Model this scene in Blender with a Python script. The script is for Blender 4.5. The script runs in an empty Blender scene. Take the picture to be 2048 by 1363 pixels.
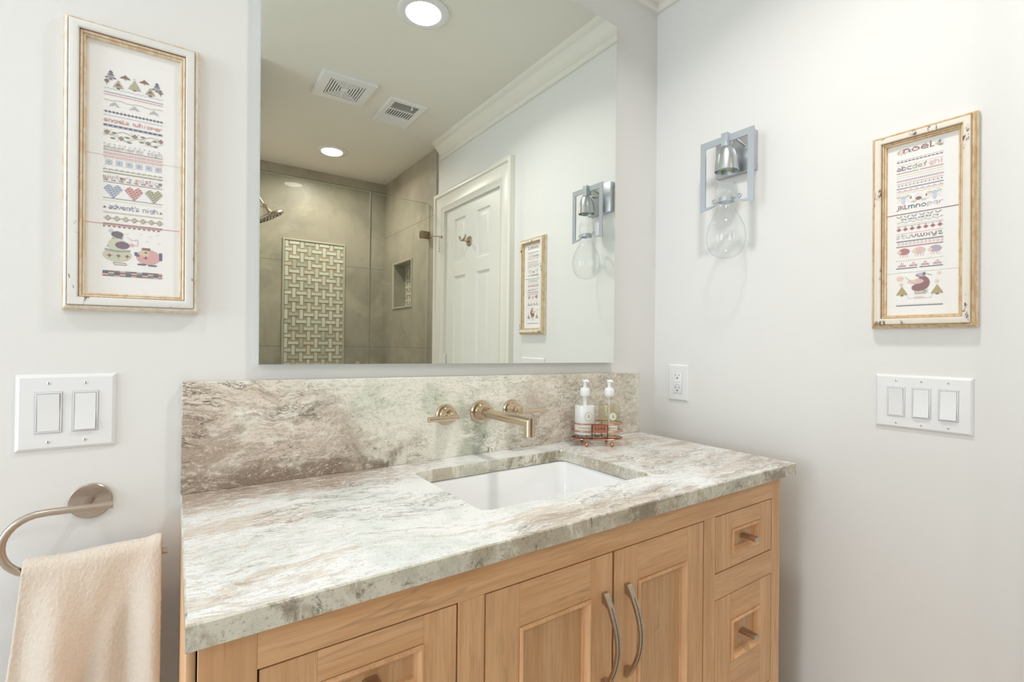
import bpy, bmesh, math, random
from mathutils import Vector, Matrix
random.seed(7)
sc = bpy.context.scene
COL = sc.collection

# ------------------------------------------------------------------ camera
CH = 1.18
def make_camera():
    f, ya, pi, ro, D = 970.02, .6077, .0069, .0111, 1.0995
    fw = Vector((math.sin(ya)*math.cos(pi), math.cos(ya)*math.cos(pi), math.sin(pi)))
    rt = Vector((math.cos(ya), -math.sin(ya), 0)); up = rt.cross(fw)
    r2 = rt*math.cos(ro) + up*math.sin(ro); u2 = -rt*math.sin(ro) + up*math.cos(ro)
    cd = bpy.data.cameras.new('camera'); cam = bpy.data.objects.new('camera', cd); COL.objects.link(cam)
    m = Matrix((r2, u2, -fw)).transposed().to_4x4(); m.translation = Vector((0, -D, CH))
    cam.matrix_world = m
    cd.sensor_width = 36; cd.lens = f/2048*36; cd.clip_start = .02; cd.clip_end = 50
    sc.camera = cam
make_camera()

# ------------------------------------------------------------------ world, exposure, lights
sc.view_settings.view_transform = 'Standard'; sc.view_settings.look = 'None'
sc.view_settings.gamma = 1; sc.view_settings.use_curve_mapping = False
sc.view_settings.exposure = -0.08
w = bpy.data.worlds.new('world'); sc.world = w; w.use_nodes = True
w.node_tree.nodes['Background'].inputs[0].default_value = (.80, .88, 1, 1)
w.node_tree.nodes['Background'].inputs[1].default_value = 1.0
def area(name, loc, rot, sx, sy, power, color, shape='RECTANGLE', spread=180):
    l = bpy.data.lights.new(name, 'AREA'); l.shape = shape; l.size = sx
    if shape in ('RECTANGLE', 'ELLIPSE'): l.size_y = sy
    l.energy = power; l.color = color; l.spread = math.radians(spread)
    o = bpy.data.objects.new(name, l); COL.objects.link(o); o.location = loc; o.rotation_euler = rot
    return o
# recessed ceiling cans (three in the ceiling: over the vanity, in the shower, at the entry) and daylight through the entry window
CANS = [(.755, -.637, 5.6, (1, .96, .92)), (.827, -2.215, 8.2, (1, .91, .80)), (-.62, -.70, 2.6, (1, .97, .93))]
for (x, y, p, c) in CANS:
    area('can_light', (x, y, 2.418), (0, 0, 0), .12, .12, p, c, 'DISK', 142 if y > -1 else 165)
area('window_daylight', (-2.12, -.66, 1.45), (0, -math.pi/2, 0), 1.5, 1.1, 31.0, (.85, .94, 1.0))

# ------------------------------------------------------------------ material helpers
def lin(c):
    return tuple((v/12.92 if v <= .04045 else ((v+.055)/1.055)**2.4) for v in c)
def S(r, g, b): return lin((r/255, g/255, b/255)) + (1,)
class N:
    """a tiny node-graph helper"""
    def __init__(s, name):
        s.m = bpy.data.materials.new(name); s.m.use_nodes = True; s.t = s.m.node_tree
        s.b = s.t.nodes['Principled BSDF']; s.out = s.t.nodes['Material Output']
    def n(s, typ, **kw):
        x = s.t.nodes.new(typ)
        for k, v in kw.items(): setattr(x, k, v)
        return x
    def put(s, sock, v):
        if isinstance(v, bpy.types.NodeSocket): s.t.links.new(v, sock)
        elif isinstance(v, (tuple, list)) and len(v) == 3 and sock.type == 'RGBA': sock.default_value = tuple(v)+(1,)
        else: sock.default_value = v
    def pos(s): return s.n('ShaderNodeNewGeometry').outputs['Position']
    def obj(s): return s.n('ShaderNodeTexCoord').outputs['Object']
    def xyz(s, v):
        x = s.n('ShaderNodeSeparateXYZ'); s.put(x.inputs[0], v); return x.outputs
    def math(s, op, a, b=0., c=0., clamp=False):
        x = s.n('ShaderNodeMath', operation=op, use_clamp=clamp)
        for i, v in enumerate((a, b, c)): s.put(x.inputs[i], v)
        return x.outputs[0]
    def vmath(s, op, a, b):
        x = s.n('ShaderNodeVectorMath', operation=op); s.put(x.inputs[0], a); s.put(x.inputs[1], b); return x.outputs[0]
    def mapping(s, v, loc=(0, 0, 0), rot=(0, 0, 0), scale=(1, 1, 1)):
        x = s.n('ShaderNodeMapping'); s.put(x.inputs[0], v)
        x.inputs[1].default_value = loc; x.inputs[2].default_value = rot; x.inputs[3].default_value = scale
        return x.outputs[0]
    def noise(s, v, scale=5., detail=4., rough=.5, dist=0., color=False):
        x = s.n('ShaderNodeTexNoise'); s.put(x.inputs['Vector'], v)
        x.inputs['Scale'].default_value = scale; x.inputs['Detail'].default_value = detail
        x.inputs['Roughness'].default_value = rough; x.inputs['Distortion'].default_value = dist
        return x.outputs['Color' if color else 'Fac']
    def step(s, v, a, b):
        x = s.n('ShaderNodeMapRange', interpolation_type='SMOOTHSTEP'); s.put(x.inputs[0], v)
        if a < b:
            x.inputs[1].default_value = a; x.inputs[2].default_value = b; x.inputs[3].default_value = 0; x.inputs[4].default_value = 1
        else:
            x.inputs[1].default_value = b; x.inputs[2].default_value = a; x.inputs[3].default_value = 1; x.inputs[4].default_value = 0
        return x.outputs[0]
    def mix(s, f, a, b, mode='MIX'):
        x = s.n('ShaderNodeMix', data_type='RGBA', blend_type=mode); s.put(x.inputs[0], f); s.put(x.inputs[6], a); s.put(x.inputs[7], b)
        return x.outputs[2]
    def bump(s, h, strength=.2, dist=.001):
        x = s.n('ShaderNodeBump'); x.inputs['Strength'].default_value = strength; x.inputs['Distance'].default_value = dist
        s.put(x.inputs['Height'], h); s.put(s.b.inputs['Normal'], x.outputs[0])
    def base(s, c, rough=.5, metal=0., coat=0., **kw):
        s.put(s.b.inputs['Base Color'], c); s.put(s.b.inputs['Roughness'], rough); s.b.inputs['Metallic'].default_value = metal
        s.b.inputs['Coat Weight'].default_value = coat
        for k, v in kw.items(): s.b.inputs[k].default_value = v
        return s.m
def plain(name, c, rough=.5, metal=0., var=.03, scale=30., coat=0., bump=0.):
    g = N(name); n = g.noise(g.pos(), scale, 3)
    c = c if len(c) == 4 else tuple(c)+(1,)
    dk = tuple(v*(1-var) for v in c[:3])+(1,)
    g.base(g.mix(n, dk, c), rough, metal, coat)
    if bump: g.bump(g.noise(g.pos(), scale*6, 3), bump, .001)
    return g.m

def mat_wall():
    g = N('wall_paint'); p = g.pos()
    g.base(g.mix(g.noise(p, 3, 3), S(233, 233, 232), S(238, 238, 237)), .55)
    g.bump(g.noise(p, 90, 4, .6), .10, .002); return g.m
def thin_glass(name, tint, rough=0., edge=1.0, ior=1.45):
    """a thin walled pane: part straight through, part mirrored by Fresnel"""
    g = N(name); t = g.t; t.nodes.remove(g.b)
    tr = g.n('ShaderNodeBsdfTransparent'); tr.inputs[0].default_value = tint
    gl = g.n('ShaderNodeBsdfGlossy'); gl.inputs['Roughness'].default_value = rough
    lw = g.n('ShaderNodeLayerWeight'); lw.inputs[0].default_value = .5; f0 = ((ior-1)/(ior+1))**2
    mx = g.n('ShaderNodeMixShader'); f = g.math('MULTIPLY', g.math('MULTIPLY_ADD', g.math('POWER', lw.outputs['Facing'], 5.), 1-f0, f0), edge, clamp=True)
    t.links.new(f, mx.inputs[0]); t.links.new(tr.outputs[0], mx.inputs[1]); t.links.new(gl.outputs[0], mx.inputs[2])
    t.links.new(mx.outputs[0], g.out.inputs[0]); return g.m
def brushed(name, c, rough=.28, dirn=(1, 1, 60), metal=1.):
    g = N(name); n = g.noise(g.mapping(g.pos(), scale=dirn), 14, 3)
    r = g.math('ADD', g.math('MULTIPLY', n, .06), rough-.03)
    g.base(g.mix(n, tuple(v*.95 for v in c[:3])+(1,), c), r, metal); return g.m
def oak(name, vertical=True, tone=1.0, seed=0.):
    g = N(name); p = g.vmath('ADD', g.pos(), (seed, seed*1.7, seed*.6))
    sc_ = (26, 26, 1.6) if vertical else (1.6, 26, 26)
    q = g.mapping(p, scale=sc_)
    warp = g.noise(p, 3.5, 3)
    q2 = g.vmath('ADD', q, g.vmath('MULTIPLY', (2.2, 2.2, 2.2), g.mapping(g.n('ShaderNodeCombineXYZ').outputs[0], scale=(1, 1, 1))))
    grain = g.noise(q, 1.6, 6, .6, .5)
    fine = g.noise(g.mapping(p, scale=tuple(v*7 for v in sc_)), 1.0, 3, .6)
    pore = g.step(g.noise(g.mapping(p, scale=((300, 300, 12) if vertical else (12, 300, 300))), 1, 2, .5), .62, .72)
    big = g.noise(g.mapping(p, scale=((5, 5, .9) if vertical else (.9, 5, 5))), 1.2, 3)
    c1, c2, c3 = S(238, 193, 149), S(222, 171, 124), S(202, 159, 118)
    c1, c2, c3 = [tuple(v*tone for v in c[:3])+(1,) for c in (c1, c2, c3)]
    c = g.mix(g.step(grain, .32, .68), c1, c2)
    c = g.mix(g.math('MULTIPLY', g.step(big, .5, .72), .35), c, c3)
    c = g.mix(g.math('MULTIPLY', g.step(fine, .45, .65), .45), c, c3)
    c = g.mix(g.math('MULTIPLY', pore, .18), c, S(120, 84, 54))
    streak = g.step(g.math('ABSOLUTE', g.math('SUBTRACT', g.noise(g.mapping(p, scale=((9, 9, 1.1) if vertical else (1.1, 9, 9))), 1.4, 4, .55, .8), .5)), .012, .0)
    c = g.mix(g.math('MULTIPLY', g.math('MULTIPLY', streak, g.step(warp, .5, .62)), .26), c, S(120, 98, 76))
    g.base(c, .42); g.bump(grain, .08, .0008); return g.m

def marble(name, kind):
    """stone slab with long brown-grey streaks in a white to sage ground; kind: top, edge (cut faces, colours darkened for shade) or splash"""
    g = N(name); p = g.pos()
    def warp(v, sc_, amt, det=4):
        n = g.noise(v, sc_, det, .6, 0, True)
        return g.vmath('ADD', v, g.vmath('MULTIPLY', g.vmath('SUBTRACT', n, (.5, .5, .5)), (amt, amt, amt)))
    sm = g.step
    mul = lambda a, b: g.math('MULTIPLY', a, b)
    add = lambda a, b: g.math('ADD', a, b)
    mx = lambda a, b: g.math('MAXIMUM', a, b)
    off = lambda v, o: g.vmath('ADD', v, o)
    pw = warp(p, 3.5, .14, 3); X, Y, Z = g.xyz(pw)[0], g.xyz(pw)[1], g.xyz(pw)[2]
    dark = S(92, 78, 62)
    if kind == 'top':
        st = g.mapping(pw, rot=(0, 0, .14), scale=(2.4, 13, 13)); st = warp(st, .9, .55, 3)
        fine = g.mapping(pw, rot=(0, 0, .14), scale=(38, 150, 150))
        white, sage, tan, brown = S(247, 249, 250), S(228, 234, 232), S(224, 214, 203), S(178, 160, 143)
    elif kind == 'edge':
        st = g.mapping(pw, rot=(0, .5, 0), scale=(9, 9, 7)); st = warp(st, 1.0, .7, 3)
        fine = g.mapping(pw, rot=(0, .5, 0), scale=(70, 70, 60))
        white, sage, tan, brown = S(228, 225, 212), S(196, 196, 182), S(190, 178, 158), S(136, 120, 102)  # cross-section tones with the shade of faces unlit from above painted in
    else:
        st = g.mapping(pw, rot=(0, .12, 0), scale=(3.6, 10, 10)); st = warp(st, .9, .8, 3)
        fine = g.mapping(pw, rot=(0, .25, 0), scale=(70, 150, 150))
        white, sage, tan, brown = S(250, 248, 238), S(220, 224, 208), S(214, 199, 182), S(168, 147, 130)
    cloud = g.noise(pw, 7, 6, .66)
    n1 = g.noise(st, 1.2, 10, .74)
    n2 = g.noise(off(st, (5.3, 1.1, 7.7)), 2.6, 9, .76)
    n3 = g.noise(off(st, (9.1, 4.2, 3.3)), .9, 10, .74)
    grit = g.noise(p, 260, 3, .75)
    gf = g.noise(fine, 1, 5, .75)
    c = g.mix(sm(cloud, .45, .62), white, sage)
    if kind == 'top':
        m1 = mul(sm(X, .62, .25), sm(Y, -.17, -.08))
        m2 = mul(sm(X, .80, 1.05), .75)
        m3 = mul(sm(g.math('ABSOLUTE', g.math('SUBTRACT', X, .66)), .34, .10), sm(Y, -.40, -.47))
        m4 = mul(sm(X, .36, .05), .45)
        field = add(mul(mx(mx(m1, m2), mx(m3, m4)), .13), -.078)
        b1 = sm(add(n1, field), .485, .545)
        c = g.mix(mul(b1, .85), c, tan)
        c = g.mix(mul(sm(add(n3, field), .535, .60), .8), c, brown)
        c = g.mix(mul(sm(add(gf, field), .48, .56), .42), c, S(192, 176, 159))
        c = g.mix(mul(mul(m1, sm(gf, .36, .56)), .7), c, S(172, 152, 138))
        c = g.mix(mul(sm(gf, .44, .36), .6), c, S(250, 250, 249))
        vein_k = ((3, 7, 1), .016, .7), ((8, 2, 5), .010, .6)
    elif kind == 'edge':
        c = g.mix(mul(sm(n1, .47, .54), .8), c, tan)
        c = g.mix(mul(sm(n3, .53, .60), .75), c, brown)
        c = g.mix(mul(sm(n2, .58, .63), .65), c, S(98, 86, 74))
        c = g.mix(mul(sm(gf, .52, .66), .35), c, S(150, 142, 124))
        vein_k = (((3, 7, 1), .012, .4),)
    else:
        left = sm(add(X, mul(add(Z, -1.0), 1.1)), .44, .20)
        bot = mul(sm(Z, .975, .92), sm(X, .54, .42))
        right = mul(sm(add(X, mul(add(Z, -1.0), -.5)), .70, .84), sm(X, 1.36, 1.15))
        brn = mx(mx(left, bot), mul(right, .62))
        c = g.mix(mul(mul(sm(n2, .46, .60), .5), sm(X, .30, .42)), c, S(204, 210, 192))
        c = g.mix(mul(brn, sm(n1, .36, .48)), c, g.mix(sm(n2, .42, .58), S(232, 220, 206), S(212, 195, 179)))
        c = g.mix(mul(mul(brn, sm(n3, .49, .57)), .75), c, brown)
        c = g.mix(mul(mul(bot, sm(add(n1, mul(sm(Z, .95, .90), .08)), .44, .58)), .85), c, S(132, 112, 96))
        band = mul(mul(sm(X, .565, .60), sm(X, .70, .64)), sm(Z, 1.09, 1.0))
        c = g.mix(mul(mul(band, sm(n2, .38, .52)), .8), c, S(184, 188, 170))
        pearl = mul(mul(sm(X, .28, .40), sm(X, .60, .56)), sm(cloud, .62, .46))
        c = g.mix(mul(pearl, .6), c, S(243, 241, 226))
        c = g.mix(mul(sm(gf, .52, .60), .45), c, S(166, 156, 134))
        c = g.mix(mul(mul(brn, sm(gf, .45, .37)), .65), c, S(236, 226, 213))
        c = g.mix(mul(pearl, .55), c, S(244, 242, 229))
        blot = mul(sm(g.math('ABSOLUTE', add(X, -.672)), .045, .01), sm(Z, .965, .94))
        c = g.mix(mul(mul(blot, sm(g.noise(pw, 38, 4, .7), .52, .58)), .85), c, S(92, 90, 74))
        vein_k = ((3, 7, 1), .018, .85), ((8, 2, 5), .013, .75)
    for o_, w_, k_ in vein_k:
        v = g.noise(off(st, o_), 1.5, 8, .70)
        ln = sm(g.math('ABSOLUTE', add(v, -.5)), w_, 0.)
        msk = sm(g.noise(off(pw, (2, 2, 2)), 6, 3), .48, .54)
        if kind == 'splash': msk = mul(msk, brn)
        c = g.mix(mul(mul(ln, msk), k_), c, dark)
    c = g.mix(mul(sm(grit, .57, .65), .34), c, dark)
    c = g.mix(mul(sm(grit, .44, .30), .30), c, white)
    if kind != 'top':
        sp = mul(sm(g.noise(pw, 75, 4, .7), .62, .68), sm(g.noise(p, 7, 3), .48, .58))
        c = g.mix(mul(sp, .6), c, S(96, 96, 78))
    g.base(c, .22, 0, .15); return g.m

def tile_mat(name, joints, axis, warm=False):
    g = N(name); p = g.pos(); o = g.xyz(p); z = o[2]
    c = g.mix(g.step(g.noise(p, 2.2, 6, .62, .4), .38, .64), S(186, 178, 163), S(164, 158, 144))
    c = g.mix(g.math('MULTIPLY', g.step(g.noise(g.vmath('ADD', p, (3, 3, 3)), 3.4, 8, .7, .9), .52, .64), .55), c, S(202, 194, 176))
    c = g.mix(g.math('MULTIPLY', g.step(g.noise(g.mapping(p, scale=(3, 3, 1.2)), 3, 9, .75, .6), .57, .68), .5), c, S(156, 144, 128))
    rust = g.step(g.noise(g.mapping(p, loc=(1.7, .3, .9), scale=(2, 2, .8)), 4, 8, .72, 1.2), .56, .64)
    c = g.mix(g.math('MULTIPLY', rust, .6 if warm else .22), c, S(190, 162, 138))
    g1 = None
    for j in joints:
        d = g.step(g.math('ABSOLUTE', g.math('SUBTRACT', z, j)), .0022, .0012)
        g1 = d if g1 is None else g.math('MAXIMUM', g1, d)
    c = g.mix(g.math('MULTIPLY', g1, .8), c, S(120, 108, 92))
    g.base(c, .38); g.bump(g.noise(p, 60, 4), .08, .001); return g.m

M = {}
M['wall'] = mat_wall()
M['ceiling'] = plain('ceiling_paint', S(240, 238, 230), .6, var=.02, scale=5)
M['trim'] = plain('trim_paint', S(242, 240, 232), .32, var=.02, scale=8)
M['doorpaint'] = plain('door_paint', S(240, 240, 235), .35, var=.02, scale=8)
M['floor'] = plain('floor_tile', S(228, 212, 194), .35, var=.12, scale=6)
M['plastic'] = plain('white_plastic', S(240, 241, 243), .25, var=.01, coat=.3)
M['plastic_shadow'] = plain('gap_grey', S(196, 197, 200), .6)
M['hole'] = plain('socket_slot', S(60, 58, 56), .7)
M['nickel'] = brushed('brushed_nickel', S(192, 178, 165), .28)
M['champagne'] = brushed('champagne_bronze', S(212, 194, 172), .22)
M['satin'] = brushed('satin_nickel_sconce', S(198, 202, 206), .32)
M['sconcegrey'] = plain('silver_painted_metal', S(190, 197, 205), .4, .5, var=.04)
M['bronze'] = plain('satin_bronze_clamp', S(160, 144, 122), .35, .6)
M['copper'] = brushed('copper_wire', S(206, 146, 126), .2)
M['copperdark'] = brushed('aged_copper', S(120, 78, 62), .35)
M['porcelain'] = plain('white_porcelain', S(246, 247, 248), .08, var=.0, coat=.5)
M['stone_top'] = marble('streaked_stone_top', 'top')
M['stone_splash'] = marble('streaked_stone_splash', 'splash')
M['stone_edge_shaded'] = marble('streaked_stone_cut_edge_shaded', 'edge')
M['oak_v'] = oak('oak_upright_grain', True)
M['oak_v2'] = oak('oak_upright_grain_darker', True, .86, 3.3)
M['oak_h'] = oak('oak_level_grain', False, 1., 1.1)
M['oak_bead'] = oak('oak_bead', True, 1.06, 5.)
M['dark'] = plain('dark_gap', S(40, 30, 22), .9)
M['tile_back'] = tile_mat('shower_tile_back', [1.149, 1.755, .543, 2.361], 'z')
M['tile_side'] = tile_mat('shower_tile_side', [1.149, 2.005, .543], 'z', True)
M['marble_bar'] = plain('white_green_marble', S(214, 218, 200), .25, var=.18, scale=14)
M['tan_stone'] = plain('tan_stone', S(196, 178, 154), .4, var=.2, scale=60)
M['pencil'] = plain('pencil_trim_stone', S(206, 200, 182), .3, var=.06)
M['pane'] = thin_glass('clear_pane', (.90, .935, .91, 1), 0., .8, 1.5)
M['pane_edge'] = plain('green_glass_edge', S(170, 200, 182), .15)
M['bulbglass'] = thin_glass('blown_glass', (.985, .99, .99, 1), 0., 1.15, 1.45)
M['bottleglass'] = thin_glass('bottle_glass', (.98, .985, .98, 1), 0.02, 1.4, 1.45)
def mirror_mat():
    g = N('mirror_silver'); return g.base(g.mix(g.noise(g.pos(), 2), (.875, .905, .862, 1), (.88, .91, .868, 1)), .0, 1.)
M['mirror'] = mirror_mat()
M['mirror_edge'] = plain('mirror_edge', S(206, 212, 208), .2, .3)
M['lotion'] = plain('white_lotion', S(250, 251, 252), .5, var=.0)
def soap_mat():
    g = N('clear_amber_soap'); t = g.t; t.nodes.remove(g.b)
    tr = g.n('ShaderNodeBsdfTransparent'); tr.inputs[0].default_value = S(249, 246, 232)
    df = g.n('ShaderNodeBsdfDiffuse'); df.inputs[0].default_value = S(226, 220, 196)
    mx = g.n('ShaderNodeMixShader'); mx.inputs[0].default_value = .16
    t.links.new(tr.outputs[0], mx.inputs[1]); t.links.new(df.outputs[0], mx.inputs[2]); t.links.new(mx.outputs[0], g.out.inputs[0]); return g.m
M['soap'] = soap_mat()
M['label_paper'] = plain('paper_label', S(232, 230, 218), .6)
M['label_rim'] = plain('label_ring', S(206, 202, 178), .5)
M['ink'] = plain('soft_grey_ink', S(140, 134, 128), .7)
def emit(name, c, s):
    g = N(name); t = g.t; t.nodes.remove(g.b); e = g.n('ShaderNodeEmission'); e.inputs[0].default_value = c; e.inputs[1].default_value = s
    t.links.new(e.outputs[0], g.out.inputs[0]); return g.m
M['lens'] = emit('lit_lens', (1, .96, .9, 1), 12)
M['lens_warm'] = emit('lit_lens_warm', (1, .9, .76, 1), 8)
M['reflector'] = plain('lamp_reflector', S(214, 220, 206), .15, .8, var=.25, scale=160)
def towel_mat():
    g = N('terry_cotton'); p = g.pos()
    g.base(g.mix(g.noise(p, 220, 3, .7), S(222, 208, 194), S(242, 231, 218)), .95)
    g.b.inputs['Sheen Weight'].default_value = .5
    h = g.math('ADD', g.noise(p, 420, 3, .7), g.math('MULTIPLY', g.noise(g.mapping(p, rot=(0, .6, 0), scale=(60, 60, 150)), 1, 4, .6), .5))
    g.bump(h, .5, .002); return g.m
M['towel'] = towel_mat()
def distressed(name, base, amt, seed):
    g = N(name); p = g.vmath('ADD', g.pos(), (seed, seed, seed))
    n = g.noise(g.mapping(p, scale=(60, 60, 26)), 1, 6, .72, .4); msk = g.noise(p, 13, 3)
    c = g.mix(g.noise(p, 40, 4), tuple(v*.9 for v in base[:3])+(1,), base)
    c = g.mix(g.math('MULTIPLY', g.step(n, .60-amt*.02, .66-amt*.02), g.step(msk, .60-amt*.05, .66-amt*.05)), c, S(112, 86, 80))
    g.base(c, .5); g.bump(n, .15, .0006); return g.m
M['paint_white'] = distressed('chipped_white_paint', S(240, 239, 235), 1.5, 0.3)
M['paint_cream'] = distressed('chipped_cream_paint', S(242, 234, 220), 2.2, 4.1)
def gilt(name, c1, c2):
    g = N(name); p = g.pos()
    g.base(g.mix(g.step(g.noise(g.mapping(p, scale=(50, 50, 20)), 2, 5, .7), .45, .6), c1, c2), .4, .25); return g.m
M['gilt'] = gilt('rubbed_gold', S(230, 206, 170), S(212, 180, 138))
M['gilt_mid'] = gilt('rubbed_soft_gold', S(238, 222, 196), S(224, 198, 164))
M['gilt_side'] = gilt('pale_gold_side', S(238, 226, 206), S(226, 204, 172))
M['gilt_pale'] = gilt('rubbed_pale_gold', S(240, 234, 224), S(230, 216, 196))
M['rust_line'] = plain('red_brown_glaze', S(150, 112, 90), .6, var=.3, scale=200)
def linen_mat():
    g = N('linen_cloth'); p = g.pos()
    n = g.noise(g.mapping(p, scale=(500, 500, 900)), 1, 2)
    g.base(g.mix(n, S(240, 239, 237), S(250, 249, 248)), .85); g.bump(n, .2, .0004); return g.m
M['linen'] = linen_mat()
def thread_mat():
    g = N('embroidery_thread'); a = g.n('ShaderNodeVertexColor'); a.layer_name = 'Col'
    n = g.noise(g.pos(), 1500, 2); g.base(g.mix(g.math('MULTIPLY', n, .45), a.outputs[0], S(232, 226, 220)), .8); return g.m
M['thread'] = thread_mat()

# ------------------------------------------------------------------ object helpers
def tag(o, label=None, cat=None, group=None, kind=None):
    if label: o['label'] = label
    if cat: o['category'] = cat
    if group: o['group'] = group
    if kind: o['kind'] = kind
    return o
def root(name, loc, label, cat, group=None):
    o = bpy.data.objects.new(name, None); COL.objects.link(o); o.location = loc; o.empty_display_size = .05
    return tag(o, label, cat, group)
def origin_of(p):
    v = Vector((0, 0, 0))
    while p is not None: v += Vector(p.location); p = p.parent
    return v
class MB:
    def __init__(s): s.b = bmesh.new(); s.mats = []; s.cur = 0
    def mat(s, m):
        if m not in s.mats: s.mats.append(m)
        s.cur = s.mats.index(m); return s
    def _face(s, vs, smooth=False):
        try: f = s.b.faces.new(vs)
        except ValueError: return None
        f.material_index = s.cur; f.smooth = smooth; return f
    def box(s, x0, x1, y0, y1, z0, z1, bevel=0., seg=2):
        x0, x1 = sorted((x0, x1)); y0, y1 = sorted((y0, y1)); z0, z1 = sorted((z0, z1))
        v = [s.b.verts.new(c) for c in ((x0, y0, z0), (x1, y0, z0), (x1, y1, z0), (x0, y1, z0), (x0, y0, z1), (x1, y0, z1), (x1, y1, z1), (x0, y1, z1))]
        fs = [s._face([v[i] for i in q]) for q in ((0, 3, 2, 1), (4, 5, 6, 7), (0, 1, 5, 4), (1, 2, 6, 5), (2, 3, 7, 6), (3, 0, 4, 7))]
        if bevel > 0:
            es = list({e for f in fs for e in f.edges})
            r = bmesh.ops.bevel(s.b, geom=es, offset=bevel, segments=seg, profile=.5, affect='EDGES')
            for f in r['faces']: f.material_index = s.cur; f.smooth = True
        return s
    def poly(s, pts, smooth=False):
        return s._face([s.b.verts.new(p) for p in pts], smooth)
    def prism(s, pts, d, bevel=0):
        """closed outline pts (3d) pushed along vector d"""
        d = Vector(d); a = [s.b.verts.new(p) for p in pts]; b = [s.b.verts.new(Vector(p)+d) for p in pts]
        n = len(pts); fs = [s._face(a[::-1]), s._face(b)]
        for i in range(n): fs.append(s._face([a[i], a[(i+1) % n], b[(i+1) % n], b[i]]))
        return s
    def lathe(s, prof, o, axis='z', n=40, smooth=True, cap=False, tilt=None):
        """prof: list of (radius, height) turned round an axis through o; sharp corners by repeating a point"""
        o = Vector(o)
        A = {'z': Vector((0, 0, 1)), 'x': Vector((1, 0, 0)), 'y': Vector((0, 1, 0)), '-y': Vector((0, -1, 0)), '-x': Vector((-1, 0, 0))}[axis] if isinstance(axis, str) else Vector(axis).normalized()
        U = A.orthogonal().normalized(); W = A.cross(U)
        prev = None
        for (r, h) in prof:
            ring = [s.b.verts.new(o + A*h + (U*math.cos(2*math.pi*k/n) + W*math.sin(2*math.pi*k/n))*max(r, 1e-6)) for k in range(n)] if r > 1e-5 else [s.b.verts.new(o + A*h)]
            if prev is not None:
                same = len(prev) == len(ring) and (prev[0].co-ring[0].co).length < 1e-9
                if not same:
                    for k in range(n):
                        k2 = (k+1) % n
                        if len(prev) == 1 and len(ring) == 1: break
                        if len(prev) == 1: s._face([prev[0], ring[k], ring[k2]], smooth)
                        elif len(ring) == 1: s._face([prev[k], ring[0], prev[k2]], smooth)
                        else: s._face([prev[k], ring[k], ring[k2], prev[k2]], smooth)
            prev = ring
        return s
    def cyl(s, a, b, r, r2=None, n=24, smooth=True):
        a, b = Vector(a), Vector(b); r2 = r if r2 is None else r2; L = (b-a).length
        return s.lathe([(0, 0), (r, 0), (r, 0), (r2, L), (r2, L), (0, L)], a, (b-a), n, smooth)
    def tube(s, pts, r, n=14, closed=False, cap=True, flat=1., up=None):
        """a round (or squashed) bar along a polyline; r may be a list"""
        pts = [Vector(p) for p in pts]; m = len(pts); rings = []
        rr = r if isinstance(r, (list, tuple)) else [r]*m
        U = None
        for i, p in enumerate(pts):
            t = ((pts[(i+1) % m]-p) if (closed or i < m-1) else (p-pts[i-1])).normalized() + ((p-pts[i-1]) if (closed or i > 0) else (pts[1]-p)).normalized()
            t = t.normalized()
            if up is not None: U = (Vector(up)-t*t.dot(Vector(up))).normalized()
            elif U is None: U = t.orthogonal().normalized()
            else: U = (U-t*t.dot(U)).normalized()
            W = t.cross(U)
            rings.append([s.b.verts.new(p+(U*math.cos(2*math.pi*k/n)*flat+W*math.sin(2*math.pi*k/n))*rr[i]) for k in range(n)])
        for i in range(m if closed else m-1):
            a, b = rings[i], rings[(i+1) % m]
            for k in range(n): s._face([a[k], a[(k+1) % n], b[(k+1) % n], b[k]], True)
        if cap and not closed: s._face(rings[0][::-1]); s._face(rings[-1])
        return s
    def frame(s, corner, u, v, w, h, prof, nrm, smooth=False):
        """mitred frame: rectangle w x h from corner along u, v; prof = [(inset, out, mat)] from the outer to the inner edge"""
        c, u, v, nrm = Vector(corner), Vector(u), Vector(v), Vector(nrm)
        rings = []
        for (i, o, m) in prof:
            rings.append([s.b.verts.new(c+u*a+v*b+nrm*o) for a, b in ((i, i), (w-i, i), (w-i, h-i), (i, h-i))])
        for k in range(len(prof)-1):
            s.mat(prof[k][2])
            for j in range(4): s._face([rings[k][j], rings[k][(j+1) % 4], rings[k+1][(j+1) % 4], rings[k+1][j]], smooth)
        return s
    def build(s, name, m=None, parent=None, loc=None, smooth=None, normals=True):
        o0 = origin_of(parent) if parent is not None else Vector(loc or (0, 0, 0))
        for v in s.b.verts: v.co -= o0
        if normals: bmesh.ops.recalc_face_normals(s.b, faces=s.b.faces)
        me = bpy.data.meshes.new(name); s.b.to_mesh(me); s.b.free(); me.set_sharp_from_angle(angle=math.radians(32))
        if m is not None and not s.mats: me.materials.append(m)
        for x in s.mats: me.materials.append(x)
        if smooth is not None:
            for p in me.polygons: p.use_smooth = smooth
        o = bpy.data.objects.new(name, me); COL.objects.link(o)
        if parent is not None: o.parent = parent
        else: o.location = o0
        return o
def struct(name, mb, m=None, parent=None, loc=None):
    o = mb.build(name, m, parent, loc); o['kind'] = 'structure'; return o
def copy_tree(o, parent=None):
    c = o.copy(); COL.objects.link(c)
    if parent is not None: c.parent = parent
    for ch in [k for k in bpy.data.objects if k.parent == o]: copy_tree(ch, c)
    return c

XR, ZC = 1.3687, 2.43          # right wall face, ceiling
TX = 1.3567                    # face of the shower tile on the right
YS = -1.7556                   # where the shower tile starts
YB = -2.67                     # shower back wall
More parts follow.
